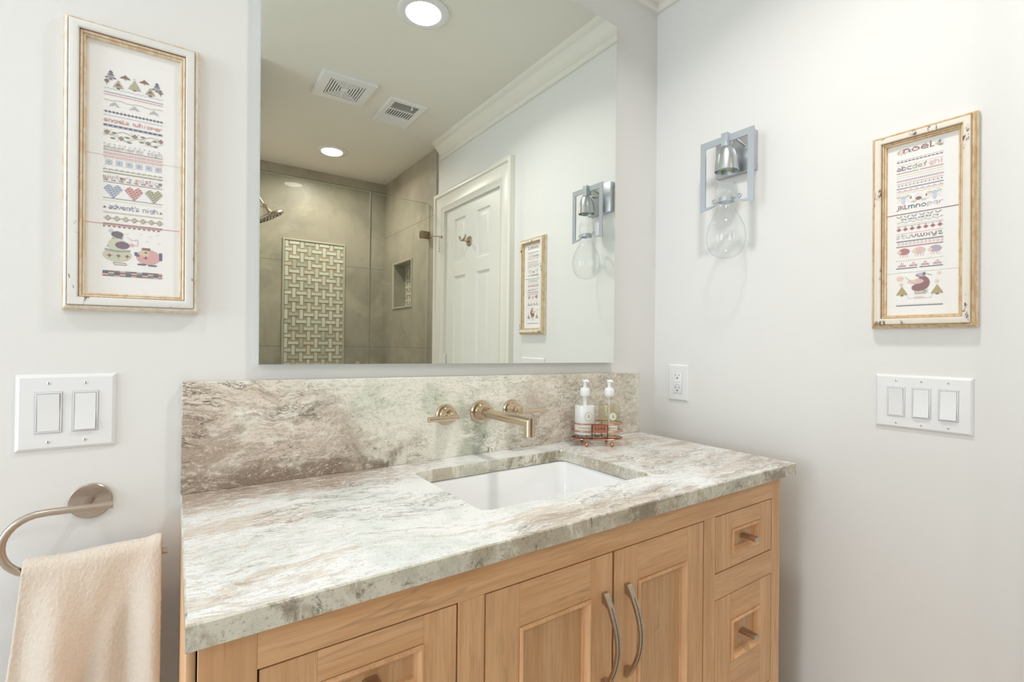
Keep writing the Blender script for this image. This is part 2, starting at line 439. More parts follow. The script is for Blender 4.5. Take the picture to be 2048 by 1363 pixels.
# ------------------------------------------------------------------ room shell
b = MB().box(-2.1, XR, 0, .1, 0, ZC+.1); struct('wall_back', b, M['wall'])
b = MB()
DY0, DY1, DZ = -1.015, -1.645, 1.998     # door opening
b.box(XR, XR+.1, DY0, 0, 0, ZC+.1).box(XR, XR+.1, YS, DY1, 0, ZC+.1).box(XR, XR+.1, DY1, DY0, DZ, ZC+.1)
struct('wall_right', b, M['wall'])
b = MB(); NY0, NY1, NZ0, NZ1 = -2.13, -2.47, 1.443, 1.768
b.box(TX, 1.47, YS, NY0, 0, ZC).box(TX, 1.47, NY1, YB, 0, ZC).box(TX, 1.47, NY1, NY0, 0, NZ0).box(TX, 1.47, NY1, NY0, NZ1, ZC)
b.box(1.455, 1.47, NY1, NY0, NZ0, NZ1)
wsr = struct('wall_shower_right', b, M['tile_side'])
struct('wall_shower_back', MB().box(.18, 1.47, YB-.1, YB, 0, ZC), M['tile_back'])
struct('wall_nook', MB().box(-2.2, .28, YB, -1.32, 0, ZC), M['wall'])
b = MB().box(-2.2, -2.1, -1.32, .1, 0, .68).box(-2.2, -2.1, -1.32, .1, 2.22, ZC+.1).box(-2.2, -2.1, -1.32, -1.19, .68, 2.22).box(-2.2, -2.1, -.25, .1, .68, 2.22)
struct('wall_left', b, M['wall'])
b = MB().frame((-2.095, -1.19, .68), (0, 1, 0), (0, 0, 1), .94, 1.54, [(0, 0, M['trim']), (0, .02, M['trim']), (.05, .02, M['trim']), (.05, -.05, M['trim'])], (1, 0, 0))
b.mat(M['trim']).box(-2.15, -2.135, -1.19, -.25, 1.44, 1.46)
w1 = struct('window_1', b)
struct('floor', MB().box(-2.2, 1.47, YB-.1, .1, -.1, 0), M['floor'])
struct('ceiling', MB().box(-2.2, 1.47, YB-.1, .1, ZC, ZC+.1), M['ceiling'])
# crown moulding: profile (out from the wall, down from the ceiling)
CP = [(0, -.098), (.012, -.098), (.017, -.094), (.017, -.082), (.012, -.078), (.012, -.074), (.024, -.066), (.040, -.044), (.052, -.030), (.056, -.028), (.054, -.022), (.066, -.018), (.070, -.014), (.070, -.006), (.070, 0), (0, 0)]
b = MB()
rings = []
for st in (0, 1):   # right wall run, mitred at the corner, plain cut at the shower end
    rings.append([b.b.verts.new((XR-o, (-o if st == 0 else -1.70), ZC+d)) for o, d in CP])
for i in range(len(CP)): b._face([rings[0][i], rings[0][(i+1) % len(CP)], rings[1][(i+1) % len(CP)], rings[1][i]])
b._face(rings[1]); struct('trim_1', b, M['trim'])
b = MB(); rings = []
for st in (0, 1):
    rings.append([b.b.verts.new(((XR-o if st == 0 else -2.1), -o, ZC+d)) for o, d in CP])
for i in range(len(CP)): b._face([rings[0][i], rings[0][(i+1) % len(CP)], rings[1][(i+1) % len(CP)], rings[1][i]])
b._face(rings[1]); struct('trim_2', b, M['trim'])
struct('baseboard_right', MB().box(XR-.015, XR, -.895, 0, 0, .12, .003), M['trim'])
struct('trim_3', MB().box(.28, TX, -1.92, -1.80, 0, .10, .004), M['pencil'])   # shower kerb

# door: slab with six raised panels, casing round it
d = MB(); DX = 1.3725
cols = [(-1.645+.105, -1.645+.105+.146), (-1.015-.115-.146, -1.015-.115)]
rows_ = [(1.655, 1.928), (.85, 1.587), (.22, .74)]
sy = [-1.643, cols[0][0], cols[0][1], cols[1][0], cols[1][1], -1.017]
sz = [.008, rows_[2][0], rows_[2][1], rows_[1][0], rows_[1][1], rows_[0][0], rows_[0][1], 1.993]
for i in range(5):
    for j in range(7):
        y0, y1, z0, z1 = sy[i], sy[i+1], sz[j], sz[j+1]
        if i in (1, 3) and j in (1, 3, 5):
            d.frame((DX, y0, z0), (0, 1, 0), (0, 0, 1), y1-y0, z1-z0, [(0, 0, M['doorpaint']), (.004, .0, M['doorpaint']), (.012, -.009, M['doorpaint']), (.020, -.010, M['doorpaint']), (.040, -.002, M['doorpaint']), (.042, -.002, M['doorpaint'])], (-1, 0, 0))
            d.poly([(DX+.002, y0+.042, z0+.042), (DX+.002, y1-.042, z0+.042), (DX+.002, y1-.042, z1-.042), (DX+.002, y0+.042, z1-.042)])
        else: d.poly([(DX, y0, z0), (DX, y1, z0), (DX, y1, z1), (DX, y0, z1)])
d.mat(M['doorpaint']).box(DX+.012, DX+.035, -1.643, -1.017, .008, 1.993)
bmesh.ops.remove_doubles(d.b, verts=d.b.verts, dist=1e-5)
door = struct('door_1', d)
c = MB(); W_ = .118
CAS = [(0, 0), (0, .030), (.010, .034), (.022, .032), (.028, .022), (.040, .020), (.080, .016), (.090, .020), (.100, .014), (W_, .012), (W_, 0)]
def casing_leg(mb, path, prof):
    """prof (across, out); path = list of (outer point, inward dir) in the wall plane (y,z)"""
    rr = []
    for (y, z), (dy, dz) in path: rr.append([mb.b.verts.new((XR-o, y+dy*a, z+dz*a)) for a, o in prof])
    for k in range(len(rr)-1):
        for i in range(len(prof)-1): mb._face([rr[k][i], rr[k][i+1], rr[k+1][i+1], rr[k+1][i]])
yo0, yo1, zo = DY0+W_, DY1-.108, DZ+W_-.005
casing_leg(c, [((yo0, 0), (-1, 0)), ((yo0, zo), (-1, -1))], CAS)
casing_leg(c, [((yo0, zo), (-1, -1)), ((yo1, zo), (.92, -1))], CAS)
casing_leg(c, [((yo1, zo), (.92, -1)), ((yo1, 0), (.92, 0))], CAS)
c.box(XR, XR+.05, DY0-.001, DY0+.004, 0, DZ).box(XR, XR+.05, DY1-.004, DY1+.001, 0, DZ).box(XR, XR+.05, DY1, DY0, DZ-.004, DZ+.004)
cas = c.build('door_casing', M['trim'], door)
h = MB().cyl((XR-.004, -1.641, 1.035), (XR-.004, -1.641, 1.115), .006, n=12).box(XR-.004, XR, -1.66, -1.62, 1.03, 1.12)
hg = h.build('hinge', M['plastic'], door)

# ------------------------------------------------------------------ ceiling things
def can(x, y, lens, label):
    r = root('recessed_ceiling_light', (x, y, ZC), label, 'ceiling light', 'round recessed lights in the ceiling')
    MB().lathe([(.096, 0), (.096, -.004), (.090, -.007), (.068, -.008), (.066, -.007), (.064, .0), (.096, 0)], (x, y, ZC), 'z', 64).build('trim_ring', M['plastic'], r)
    MB().lathe([(0, -.004), (.064, -.004), (.064, -.001), (0, -.001)], (x, y, ZC), 'z', 48).build('lens', lens, r)
    return r
can(.755, -.637, M['lens'], 'large round recessed light over the vanity, nearest the top of the mirror')
can(.827, -2.215, M['lens_warm'], 'warm round recessed light in the ceiling above the glass shower')
# square exhaust fan grille with nested slots
fx, fy, fs = .667, -1.364, .127
r = root('exhaust_fan_grille', (fx, fy, ZC), 'square white fan grille with nested square slots on the ceiling', 'fan grille')
b = MB(); k = .082
for h_ in (1,):
    b.frame((fx-fs, fy-fs, ZC), (1, 0, 0), (0, 1, 0), 2*fs, 2*fs, [(0, 0, M['plastic']), (0, .010, M['plastic']), (.004, .016, M['plastic']), (fs-k, .016, M['plastic']), (fs-k, .004, M['plastic'])], (0, 0, -1))
b.build('cover_frame', None, r)
MB().box(fx-k, fx+k, fy-k, fy+k, ZC-.0105, ZC-.0005).build('dark_backing', M['hole'], r)  # solid dark sheet, its colour stands in for the shade behind the slots
b = MB(); q = k-.004
while q > .016:
    b.frame((fx-q, fy-q, ZC), (1, 0, 0), (0, 1, 0), 2*q, 2*q, [(0, .0102, M['plastic']), (0, .0145, M['plastic']), (.0070, .0145, M['plastic']), (.0070, .0102, M['plastic'])], (0, 0, -1)); q -= .0120
b.mat(M['plastic']).box(fx-.014, fx+.014, fy-.010, fy+.010, ZC-.0145, ZC-.0102)
b.box(fx-.002, fx+.002, fy-k, fy+k, ZC-.0140, ZC-.0102)
b.build('slotted_louver', None, r)
# air register with three louvre bands
gx, gy, gw, gh = .985, -1.458, .102, .153
r = root('air_register', (gx, gy, ZC), 'rectangular white air register with three bands of slats on the ceiling', 'air vent')
b = MB().frame((gx-gw, gy-gh, ZC), (1, 0, 0), (0, 1, 0), 2*gw, 2*gh, [(0, 0, M['plastic']), (.001, .006, M['plastic']), (.006, .010, M['plastic']), (.034, .006, M['plastic']), (.034, .002, M['plastic'])], (0, 0, -1))
b.mat(M['plastic']).box(gx-gw+.034, gx+gw-.034, gy+.036, gy+.044, ZC-.008, ZC-.002).box(gx-gw+.034, gx+gw-.034, gy-.044, gy-.036, ZC-.008, ZC-.002)
b.build('face_plate', None, r)
MB().box(gx-gw+.034, gx+gw-.034, gy-gh+.034, gy+gh-.034, ZC-.0015, ZC-.0003).build('dark_backing', M['hole'], r)  # dark sheet painted as the shaded hollow behind the slats
b = MB()
for i in range(6):
    for s_ in (1, -1):
        y0 = gy+s_*(.052+i*.0118)
        b.prism([(gx-gw+.034, y0, ZC-.0035), (gx+gw-.034, y0, ZC-.0035), (gx+gw-.034, y0+(-.0075 if s_ < 0 else .0072), ZC-(.0070 if s_ < 0 else .0050)), (gx-gw+.034, y0+(-.0075 if s_ < 0 else .0072), ZC-(.0070 if s_ < 0 else .0050))], (0, 0, -.0008))
for i in range(10):
    x0 = gx-gw+.040+i*.0132
    b.prism([(x0, gy-.036, ZC-.002), (x0, gy+.036, ZC-.002), (x0+.0030, gy+.036, ZC-.0065), (x0+.0030, gy-.036, ZC-.0065)], (.0012, 0, 0))
b.build('louver_slats', M['plastic'], r)
MB().box(gx+.028, gx+.034, gy+.094, gy+.112, ZC-.018, ZC-.004, .001).build('damper_lever', M['plastic'], r)

# ------------------------------------------------------------------ shower
YB0 = YB; YB = YB + .002
r = root('mosaic_tile_panel', (.83, YB, 1.0), 'tall basketweave panel of pale marble bars set in the shower back wall', 'tile panel')
ax0, ax1, az0, az1 = .613, 1.050, .25, 1.9155
b = MB().frame((ax0, YB, az0), (1, 0, 0), (0, 0, 1), ax1-ax0, az1-az0, [(0, 0, M['pencil']), (.001, .008, M['pencil']), (.006, .013, M['pencil']), (.011, .013, M['pencil']), (.016, .006, M['pencil']), (.017, 0, M['pencil'])], (0, 1, 0))
b.build('pencil_border', None, r)
MB().box(ax0+.016, ax1-.016, YB, YB+.002, az0+.016, az1-.016).build('tan_ground', M['tan_stone'], r)
def weave(mb, x0, x1, z0, z1, y, pitch, along='x', ny=1):
    L, Wd = pitch*.665, pitch*.205
    nx, nz = int((x1-x0)/pitch)+2, int((z1-z0)/pitch)+2
    for i in range(nx):
        for j in range(nz):
            cx, cz = x0+i*pitch+pitch*.2, z1-j*pitch-pitch*.2
            hx, hz = (L, Wd) if (i+j) % 2 else (Wd, L)
            a0, a1, c0, c1 = max(cx-hx, x0), min(cx+hx, x1), max(cz-hz, z0), min(cz+hz, z1)
            if a1-a0 > .004 and c1-c0 > .004:
                mb.mat(M['bar%d' % random.choice((0, 0, 1, 1, 2, 3))])
                if along == 'x': mb.box(a0, a1, y, y+.004, c0, c1)
                else: mb.box(y-.004, y, a0, a1, c0, c1)
for i, c_ in enumerate((S(236, 238, 226), S(226, 230, 216), S(204, 208, 194), S(230, 224, 204))): M['bar%d' % i] = plain('marble_bar_%d' % i, c_, .25, var=.12, scale=20)
b = MB(); weave(b, ax0+.018, ax1-.018, az0+.018, az1-.018, YB+.0018, .0510); b.build('marble_bars', None, r); YB = YB0
r = wsr
b = MB().frame((TX, NY1, NZ0), (0, 1, 0), (0, 0, 1), NY0-NY1, NZ1-NZ0, [(-.010, 0, M['pencil']), (-.009, .007, M['pencil']), (-.004, .010, M['pencil']), (.002, .007, M['pencil']), (.003, -.004, M['pencil'])], (-1, 0, 0))
b.build('niche_border', None, r)
b = MB(); b.mat(M['tan_stone']).box(1.4535, 1.455, NY1, NY0, NZ0, NZ1); weave(b, NY1, NY0, NZ0, NZ1, 1.4537, .0505, 'y'); b.build('niche_mosaic', None, r)
# glass enclosure
r = root('shower_glass_enclosure', (.65, -1.86, .1), 'frameless glass shower door and fixed pane with a clear centre seal', 'shower enclosure')
YG = -1.86
def pane(name, x0, x1, z0, z1, parent):
    b = MB().mat(M['pane']); p = [(x0, z0), (x1, z0), (x1, z1), (x0, z1)]
    b.poly([(x, YG, z) for x, z in p]); b.mat(M['pane_edge'])
    t_ = .0045
    for (a, c_) in zip(p, p[1:]+p[:1]): b.poly([(a[0], YG-t_, a[1]), (c_[0], YG-t_, c_[1]), (c_[0], YG+t_, c_[1]), (a[0], YG+t_, a[1])])
    return b.build(name, None, parent, normals=False)
g1 = pane('glass_door', .285, .9665, .112, 2.098, r)
g2 = pane('fixed_pane', .9755, 1.342, .102, 2.093, r)
MB().box(.9672, .9748, YG-.006, YG+.006, .102, 2.093).build('seal_strip', M['sealmat'] if 'sealmat' in M else plain('clear_vinyl_seal', S(150, 134, 114), .4), r)
for z_ in (1.886, .35):
    b = MB().box(1.296, 1.3567, YG+.005, YG+.016, z_-.0225, z_+.0225, .003).box(1.296, 1.3567, YG-.016, YG-.005, z_-.0225, z_+.0225, .003).box(1.343, 1.3567, YG-.006, YG+.006, z_-.0225, z_+.0225)
    b.build('wall_clamp', M['bronze'], r)
kx, kz = .896, 1.052
MB().lathe([(0, .042), (.012, .042), (.019, .036), (.021, .026), (.019, .016), (.010, .010), (.009, 0), (.012, -.004)], (kx, YG, kz), 'y', 28).build('knob', M['nickel'], g1)
# shower head on its arm from the left shower wall
r = root('shower_fixture', (.28, -2.2, 2.08), 'round brushed nickel shower head on an arm, at the left edge of the mirror', 'shower head')
cx, cy, cz = .464, -2.2, 1.94
MB().lathe([(0, 0), (.030, 0), (.030, .004), (.026, .010), (.010, .012)], (.28, cy, 2.085), 'x', 28).build('wall_flange', M['nickel'], r)
dn = Vector((math.sin(.52), 0, -math.cos(.52)))
hd = Vector((cx, cy, cz))
MB().tube([(.285, cy, 2.085), (.33, cy, 2.088), (.37, cy, 2.075), (.40, cy, 2.045), tuple(hd-dn*.075)], .0095, 14).build('shower_arm', M['nickel'], r)
MB().lathe([(0, -.080), (.014, -.080), (.018, -.070), (.014, -.056), (.020, -.046), (.024, -.030), (.030, -.018), (.070, -.010), (.084, -.004), (.086, .004), (.082, .010), (.0, .010)], hd, tuple(dn), 48).build('spray_head', M['nickel'], r)
b = MB()
for rr_, n_ in ((.02, 6), (.042, 12), (.064, 20)):
    U = dn.orthogonal().normalized(); W = dn.cross(U)
    for i in range(n_):
        a = 2*math.pi*i/n_; p_ = hd+dn*.009+(U*math.cos(a)+W*math.sin(a))*rr_; b.cyl(p_, p_+dn*.004, .0032, n=8)
b.build('nozzles', M['hole'], r)

# robe hook and hook-and-chain latch on the door
r = root('robe_hook', (DX, -1.352, 1.765), 'small brushed nickel double robe hook mounted high on the white door', 'robe hook')
MB().lathe([(0, 0), (.029, 0), (.029, .004), (.026, .007), (0, .007)], (DX, -1.352, 1.765), '-x', 32).build('round_base', M['nickel'], r)
hk = (DX, -1.352, 1.765)
b = MB().tube([(DX-.006, -1.352, 1.765), (DX-.035, -1.352, 1.764), (DX-.045, -1.352, 1.765)], .006, 12)
b.tube([(DX-.045, -1.352+a, 1.765+h_) for a, h_ in ((-.034, .028), (-.030, .014), (-.018, .003), (0, -.001), (.018, .003), (.030, .014), (.034, .028))], .0055, 12)
b.build('hook_arms', M['nickel'], r)
r = root('door_latch', (XR-.018, -1.66, 1.842), 'thin brass hook latch hanging on the far side of the door casing', 'latch')
b = MB().tube([(XR-.012, -1.665, 1.842), (XR-.05, -1.668, 1.843), (XR-.060, -1.70, 1.846), (XR-.062, -1.745, 1.850)], .0032, 8).cyl((XR-.018, -1.665, 1.842), (XR-.010, -1.665, 1.842), .009, n=14)
b.build('pivot_arm', M['nickel'], r)
b = MB().cyl((XR-.030, -1.666, 1.842), (XR-.030, -1.666, 1.752), .0016, n=8).cyl((XR-.030, -1.650, 1.750), (XR-.030, -1.685, 1.750), .0022, n=8).cyl((XR-.030, -1.656, 1.770), (XR-.030, -1.672, 1.770), .0022, n=8)
b.build('drop_pin', M['nickel'], r)

# ------------------------------------------------------------------ mirror
r = root('wall_mirror', (.64, -.01, 1.66), 'large frameless rectangular mirror on the wall above the stone backsplash', 'mirror')
mz = [(.1378, 1.1345), (1.1441, 1.1258), (1.1441, 2.196), (.1300, 2.200)]
b = MB(); b.mat(M['mirror']).poly([(x, -.0207, z) for x, z in mz]); b.build('mirror_glass', None, r)
b = MB(); b.mat(M['mirror_edge']).prism([(x, -.0205, z) for x, z in mz], (0, .0205, 0)); b.build('backing', None, r)

# ------------------------------------------------------------------ stone top and splash, sink
CT = .896
r = root('vanity_countertop', (.63, -.26, CT-.028), 'polished white and brown streaked stone countertop with a rectangular sink cutout', 'countertop')
X0, X1, YF = .0125, 1.262, -.518
hx0, hx1, hy0, hy1 = .434, .868, -.396, -.100
def rrect(x0, x1, y0, y1, rad, n=6):
    pts = []
    for cx_, cy_, a0 in ((x1-rad, y1-rad, 0), (x0+rad, y1-rad, 90), (x0+rad, y0+rad, 180), (x1-rad, y0+rad, 270)):
        for i in range(n+1):
            a = math.radians(a0+90*i/n); pts.append((cx_+rad*math.cos(a), cy_+rad*math.sin(a)))
    return pts
def slab_with_hole(mb, x0, x1, y0, y1, z0, z1, hole, ch=.002):
    """slab with an eased edge and a rounded hole"""
    bm = mb.b
    def ringv(pts, z): return [bm.verts.new((x, y, z)) for x, y in pts]
    out = [(x1, y1), (x0, y1), (x0, y0), (x1, y0)]
    cxm, cym = (x0+x1)/2, (y0+y1)/2
    ins = [(x-ch*(1 if x > cxm else -1), y-ch*(1 if y > cym else -1)) for x, y in out]
    t1, t0, bt = ringv(ins, z1), ringv(out, z1-ch), ringv(out, z0)
    H1 = ringv([((x-(hole_c[0]))*1.006+hole_c[0], (y-hole_c[1])*1.008+hole_c[1]) for x, y in hole], z1)
    H0, Hb = ringv(hole, z1-ch), ringv(hole, z0)
    nh = len(hole); q = nh//4
    def cap(O, H, flip):
        for k in range(4):
            seg = [H[(k*q+i) % nh] for i in range(q)]
            for i in range(q-1): mb._face([O[k], seg[i], seg[i+1]])
            nx = H[((k+1)*q) % nh]
            mb._face([O[k], seg[-1], nx, O[(k+1) % 4]])
    mb.mat(M['stone_top']); cap(t1, H1, False); cap(bt, Hb, True)
    mb.mat(M['stone_edge_shaded'])
    for a, c_ in ((t1, t0), (t0, bt)):
        for k in range(4): mb._face([a[k], a[(k+1) % 4], c_[(k+1) % 4], c_[k]])
    for a, c_ in ((H1, H0), (H0, Hb)):
        for k in range(nh): mb._face([a[k], a[(k+1) % nh], c_[(k+1) % nh], c_[k]])
hole_c = ((hx0+hx1)/2, (hy0+hy1)/2)
b = MB(); slab_with_hole(b, X0, X1, YF, 0, CT-.0276, CT, rrect(hx0, hx1, hy0, hy1, .022)); b.build('stone_slab', None, r)
b = MB(); z0 = CT
b.prism([(X0, -.02, z0), (1.268, -.02, z0), (1.268, -.02, 1.0905), (X0, -.02, 1.1035)], (0, .02, 0))
o = b.build('stone_backsplash', M['stone_splash'], None, (.63, -.01, CT)); tag(o, 'upright slab of brown and sage streaked stone behind the faucet, below the mirror', 'backsplash')
bv = o.modifiers.new('ease', 'BEVEL'); bv.width = .0012; bv.segments = 2
# undermount basin
r = root('undermount_sink', (hole_c[0], hole_c[1], CT-.17), 'white rectangular porcelain sink mounted under the stone countertop', 'sink')
b = MB(); levels = []
e = .006
for (ins, z, rad) in ((-.028, CT-.0350, .04), (-e, CT-.0350, .03), (-e+.002, CT-.039, .03), (.004, CT-.10, .034), (.016, CT-.135, .045), (.040, CT-.146, .05), (.13, CT-.150, .016)):
    levels.append([b.b.verts.new((x, y, z)) for x, y in rrect(hx0+ins, hx1-ins, hy0+ins, hy1-ins, rad)])
for A_, B_ in zip(levels, levels[1:]):
    n_ = len(A_)
    for k_ in range(n_): b._face([A_[k_], A_[(k_+1) % n_], B_[(k_+1) % n_], B_[k_]], True)
b._face(levels[-1]); bs = b.build('basin', M['porcelain'], r)
sd_ = bs.modifiers.new('wall', 'SOLIDIFY'); sd_.thickness = .006; sd_.offset = -1 if False else 1
MB().lathe([(0, .004), (.016, .004), (.021, .002), (.022, 0), (.022, -.004), (0, -.004)], (hole_c[0], hole_c[1], CT-.150), 'z', 32).build('drain', M['nickel'], r)

# ------------------------------------------------------------------ oak vanity
CX0, CX1, CF = .0237, 1.2245, -.4979
CB = CT-.0276
r = root('vanity_cabinet', (.624, -.25, 0), 'light oak vanity cabinet with inset doors and drawers under the stone top', 'cabinet')
b = MB()
b.mat(M['oak_v']).box(CX0, CX0+.02, CF+.001, -.002, .0, CB-.001).box(CX1-.02, CX1, CF+.001, -.002, .0, CB-.001)
b.mat(M['dark']).box(CX0+.02, CX1-.02, -.02, -.002, .1, CB-.001).box(CX0+.02, CX1-.02, CF+.03, -.02, .10, .12)
b.box(CX0+.02, CX1-.02, CF+.07, CF+.06, .0, .10)
b.build('carcass', None, r)
cols_ = [(.0800, .3320), (.3755, .9131), (.9525, 1.1875)]
ZT, ZB = .8165, .12
drz = [(.6925, ZT), (.380, .638), (ZB, .326)]
b = MB(); y0, y1 = CF, CF+.02
b.mat(M['oak_h']).box(CX0+.056, CX1-.037, y0, y1, ZT, CB-.001, .0008, 1)
b.box(CX0+.056, CX1-.037, y0, y1, .06, ZB, .0008, 1)
for a, c_ in (cols_[0], cols_[2]):
    b.box(a, c_, y0, y1, .638, .6925, .0006, 1).box(a, c_, y0, y1, .326, .380, .0006, 1)
b.mat(M['oak_v']).box(CX0, cols_[0][0], y0, y1, .0, CB-.001, .0008, 1).box(cols_[2][1], CX1, y0, y1, .0, CB-.001, .0008, 1)
b.box(cols_[0][1], cols_[1][0], y0, y1, ZB, ZT, .0006, 1).box(cols_[1][1], cols_[2][0], y0, y1, ZB, ZT, .0006, 1)
b.build('face_frame', None, r)
b = MB().box(CX0-.010, CX0-.0006, CF+.012, -.002, .0, CB-.012, .0015)
b.mat(M['oak_v']); b.build('side_filler', M['oak_v'], r)
def front(name, x0, x1, z0, z1, px0, px1, pz0, pz1, parent):
    """inset front: stiles, rails, mitred bead and sunk panel"""
    g_ = .0022; x0 += g_; x1 -= g_; z0 += g_; z1 -= g_
    y0, y1 = CF+.0008, CF+.020
    b = MB(); b.mat(M['oak_v']).box(x0, px0, y0, y1, z0, z1, .0007, 1).box(px1, x1, y0, y1, z0, z1, .0007, 1)
    b.mat(M['oak_h']).box(px0, px1, y0, y1, pz1, z1, .0007, 1).box(px0, px1, y0, y1, z0, pz0, .0007, 1)
    f = b.build(name, None, parent)
    bead = [(0, -.0008, M['oak_bead']), (.001, .0025, M['oak_bead']), (.004, .0035, M['oak_bead']), (.007, .0005, M['oak_bead']), (.010, -.005, M['oak_bead']), (.0125, -.006, M['oak_bead']), (.0135, -.011, M['oak_bead'])]
    MB().frame((px0, CF, pz0), (1, 0, 0), (0, 0, 1), px1-px0, pz1-pz0, bead, (0, -1, 0)).build('bead_moulding', None, f)
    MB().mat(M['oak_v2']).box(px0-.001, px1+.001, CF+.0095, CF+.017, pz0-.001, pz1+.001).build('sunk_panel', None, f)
    return f
def pull(x, z, parent):
    b = MB(); n_ = 20; pts = []
    for i in range(n_):
        a = 2*math.pi*i/n_; ca, sa = math.cos(a), math.sin(a)
        pts.append((x+.0108*math.copysign(abs(ca)**.55, ca), 0, z+.0050*math.copysign(abs(sa)**.8, sa)))
    b.prism([(p_[0], CF-.026, p_[2]) for p_ in pts], (0, .0355, 0)); b.build('drawer_pull', M['nickel'], parent)
def handle(x, z0, z1, parent):
    b = MB(); n_ = 44; W2 = .0052
    outer, inner = [], []
    for i in range(n_+1):
        t_ = i/n_; z = z1+(z0-z1)*t_; bow = math.sin(math.pi*t_)
        yo = CF-.006-.030*bow**.9; th = .0075-.0030*bow
        outer.append((yo, z)); inner.append((min(yo+th, CF+.001), z))
    for side in (-1, 1):
        for (w0, w1, out) in ((W2, .0016, 0),):
            pass
    # strap with a groove down its middle
    sec = [(-W2, 0), (-.0012, 0), (-.0012, .0018), (.0012, .0018), (.0012, 0), (W2, 0), (W2, 1), (-W2, 1)]
    rings = []
    for i in range(n_+1):
        t_ = i/n_; gd = 1. if .12 < t_ < .88 else 0.
        wd = 1.0+.10*abs(2*t_-1)
        ring = []
        for (dx, dy) in sec:
            yy = inner[i][0] if dy == 1 else outer[i][0]+dy*gd
            ring.append(b.b.verts.new((x+dx*wd, yy, outer[i][1])))
        rings.append(ring)
    m_ = len(sec)
    for A_, B_ in zip(rings, rings[1:]):
        for k_ in range(m_): b._face([A_[k_], A_[(k_+1) % m_], B_[(k_+1) % m_], B_[k_]], False)
    b._face(rings[0]); b._face(rings[-1][::-1])
    for zz, s_ in ((z1, -1), (z0, 1)):   # wedge feet
        zz += s_*.0006
        b.prism([(x-W2*.96, CF+.0006, zz), (x-W2*.96, CF-.0055, zz), (x-W2*.96, CF-.0165, zz+s_*.024), (x-W2*.96, CF+.0006, zz+s_*.016)], (1.92*W2, 0, 0))
    b.build('door_handle', M['nickel'], parent)
dz0 = ZB
for (x0, x1, px0, px1, hx) in ((.3755, .6435, .4393, .5885, .6195), (.6445, .9131, .7085, .8562, .6775)):
    dd = front('cabinet_door', x0, x1, dz0, ZT, px0, px1, dz0+.075, .7470, r)
    handle(hx, .585, .751, dd)
for (x0, x1) in (cols_[0], cols_[2]):
    pw_ = (x0+x1)/2
    for i, (z0, z1) in enumerate(drz):
        pz = ((.7200, .7765), (.487, .5755), (.190, .262))[i]
        dd = front('drawer', x0, x1, z0, z1, x0+.064, x1-.052, pz[0], pz[1], r)
        pull((x0+x1)/2+.004, (pz[0]+pz[1])/2+.002, dd)

# ------------------------------------------------------------------ wall-mounted faucet
r = root('wall_faucet', (.6535, -.02, 1.005), 'champagne bronze wall faucet with long spout and two lever handles above the sink', 'faucet')
YW = -.0203; FZ = 1.005
b = MB().lathe([(0, 0), (.030, 0), (.0305, .004), (.028, .008), (.021, .009), (.020, .011), (.020, .034), (.0195, .036), (.0130, .037), (.0125, .038)], (.6535, YW, FZ), '-y', 40)
b.build('spout_flange', M['champagne'], r)
ex, ey = .6535, -.232; R_ = .0120
b = MB(); n_ = 28
ringA, ringB, ringC = [], [], []
for i in range(n_):
    a = 2*math.pi*i/n_; cx_, cz_ = math.cos(a)*R_, math.sin(a)*R_
    ringA.append(b.b.verts.new((ex+cx_, YW-.036, FZ+cz_)))
    ringB.append(b.b.verts.new((ex+cx_, ey-cz_, FZ+cz_)))       # mitre
    ringC.append(b.b.verts.new((ex+cx_, ey-cz_, FZ-.030)))
for A_, B_ in ((ringA, ringB), (ringB, ringC)):
    for k_ in range(n_): b._face([A_[k_], A_[(k_+1) % n_], B_[(k_+1) % n_], B_[k_]], True)
b._face(ringC); b._face(ringA)
for e_ in b.b.edges:
    if all(v in ringB for v in e_.verts): e_.smooth = False
b.build('spout', M['champagne'], r)
for (vx, s_) in ((.5515, -1), (.7490, 1)):
    v = MB().lathe([(0, 0), (.026, 0), (.0265, .004), (.024, .008), (.0185, .009), (.0175, .011), (.0175, .030), (.0165, .033), (.010, .034), (.0095, .036), (.0095, .040), (.0070, .041), (.0060, .056), (0, .058)], (vx, YW, FZ), '-y', 36).build('valve_body', M['champagne'], r)
    MB().lathe([(0, 0), (.0056, 0), (.0061, .0006), (.0061, .0790), (.0056, .0796), (0, .0796)], (vx-s_*.006, YW-.060, FZ), (s_, 0, 0), 24).build('lever_handle', M['champagne'], r)

# ------------------------------------------------------------------ soap caddy and bottles
cc = Vector((.998, -.096, 0)); A1 = Vector((.85, -.53, 0)).normalized(); A2 = Vector((-.53, -.85, 0)).normalized()
def loc(u_, v_, z): p_ = cc+A1*u_+A2*v_; return (p_.x, p_.y, z)
def stadium(z, hu=.036, rad=.036, n=14):
    pts = []
    for s_, a0 in ((1, -90), (-1, 90)):
        for i in range(n+1):
            a = math.radians(a0+180*i/n); pts.append(loc(s_*hu+rad*math.cos(a), rad*math.sin(a), z))
    return pts
r = root('wire_caddy', (cc.x, cc.y, CT), 'copper wire caddy holding two pump bottles at the back of the countertop', 'caddy')
b = MB().tube(stadium(CT+.020), .0019, 8, True); b.tube(stadium(CT+.0415), .0018, 8, True).tube(stadium(CT+.063), .0018, 8, True)
b.build('wire_rings', M['copper'], r)
b = MB()
for u_ in (-.022, .022):
    for v_ in (-.036, .036): b.cyl(loc(u_, v_, CT+.020), loc(u_, v_, CT+.063), .0018, n=8)
    b.cyl(loc(u_, -.036, CT+.020), loc(u_, .036, CT+.020), .0018, n=8)
for v_ in (-.014, .014): b.cyl(loc(-.070, v_, CT+.020), loc(.070, v_, CT+.020), .0018, n=8)
b.build('wire_struts', M['copperdark'], r)
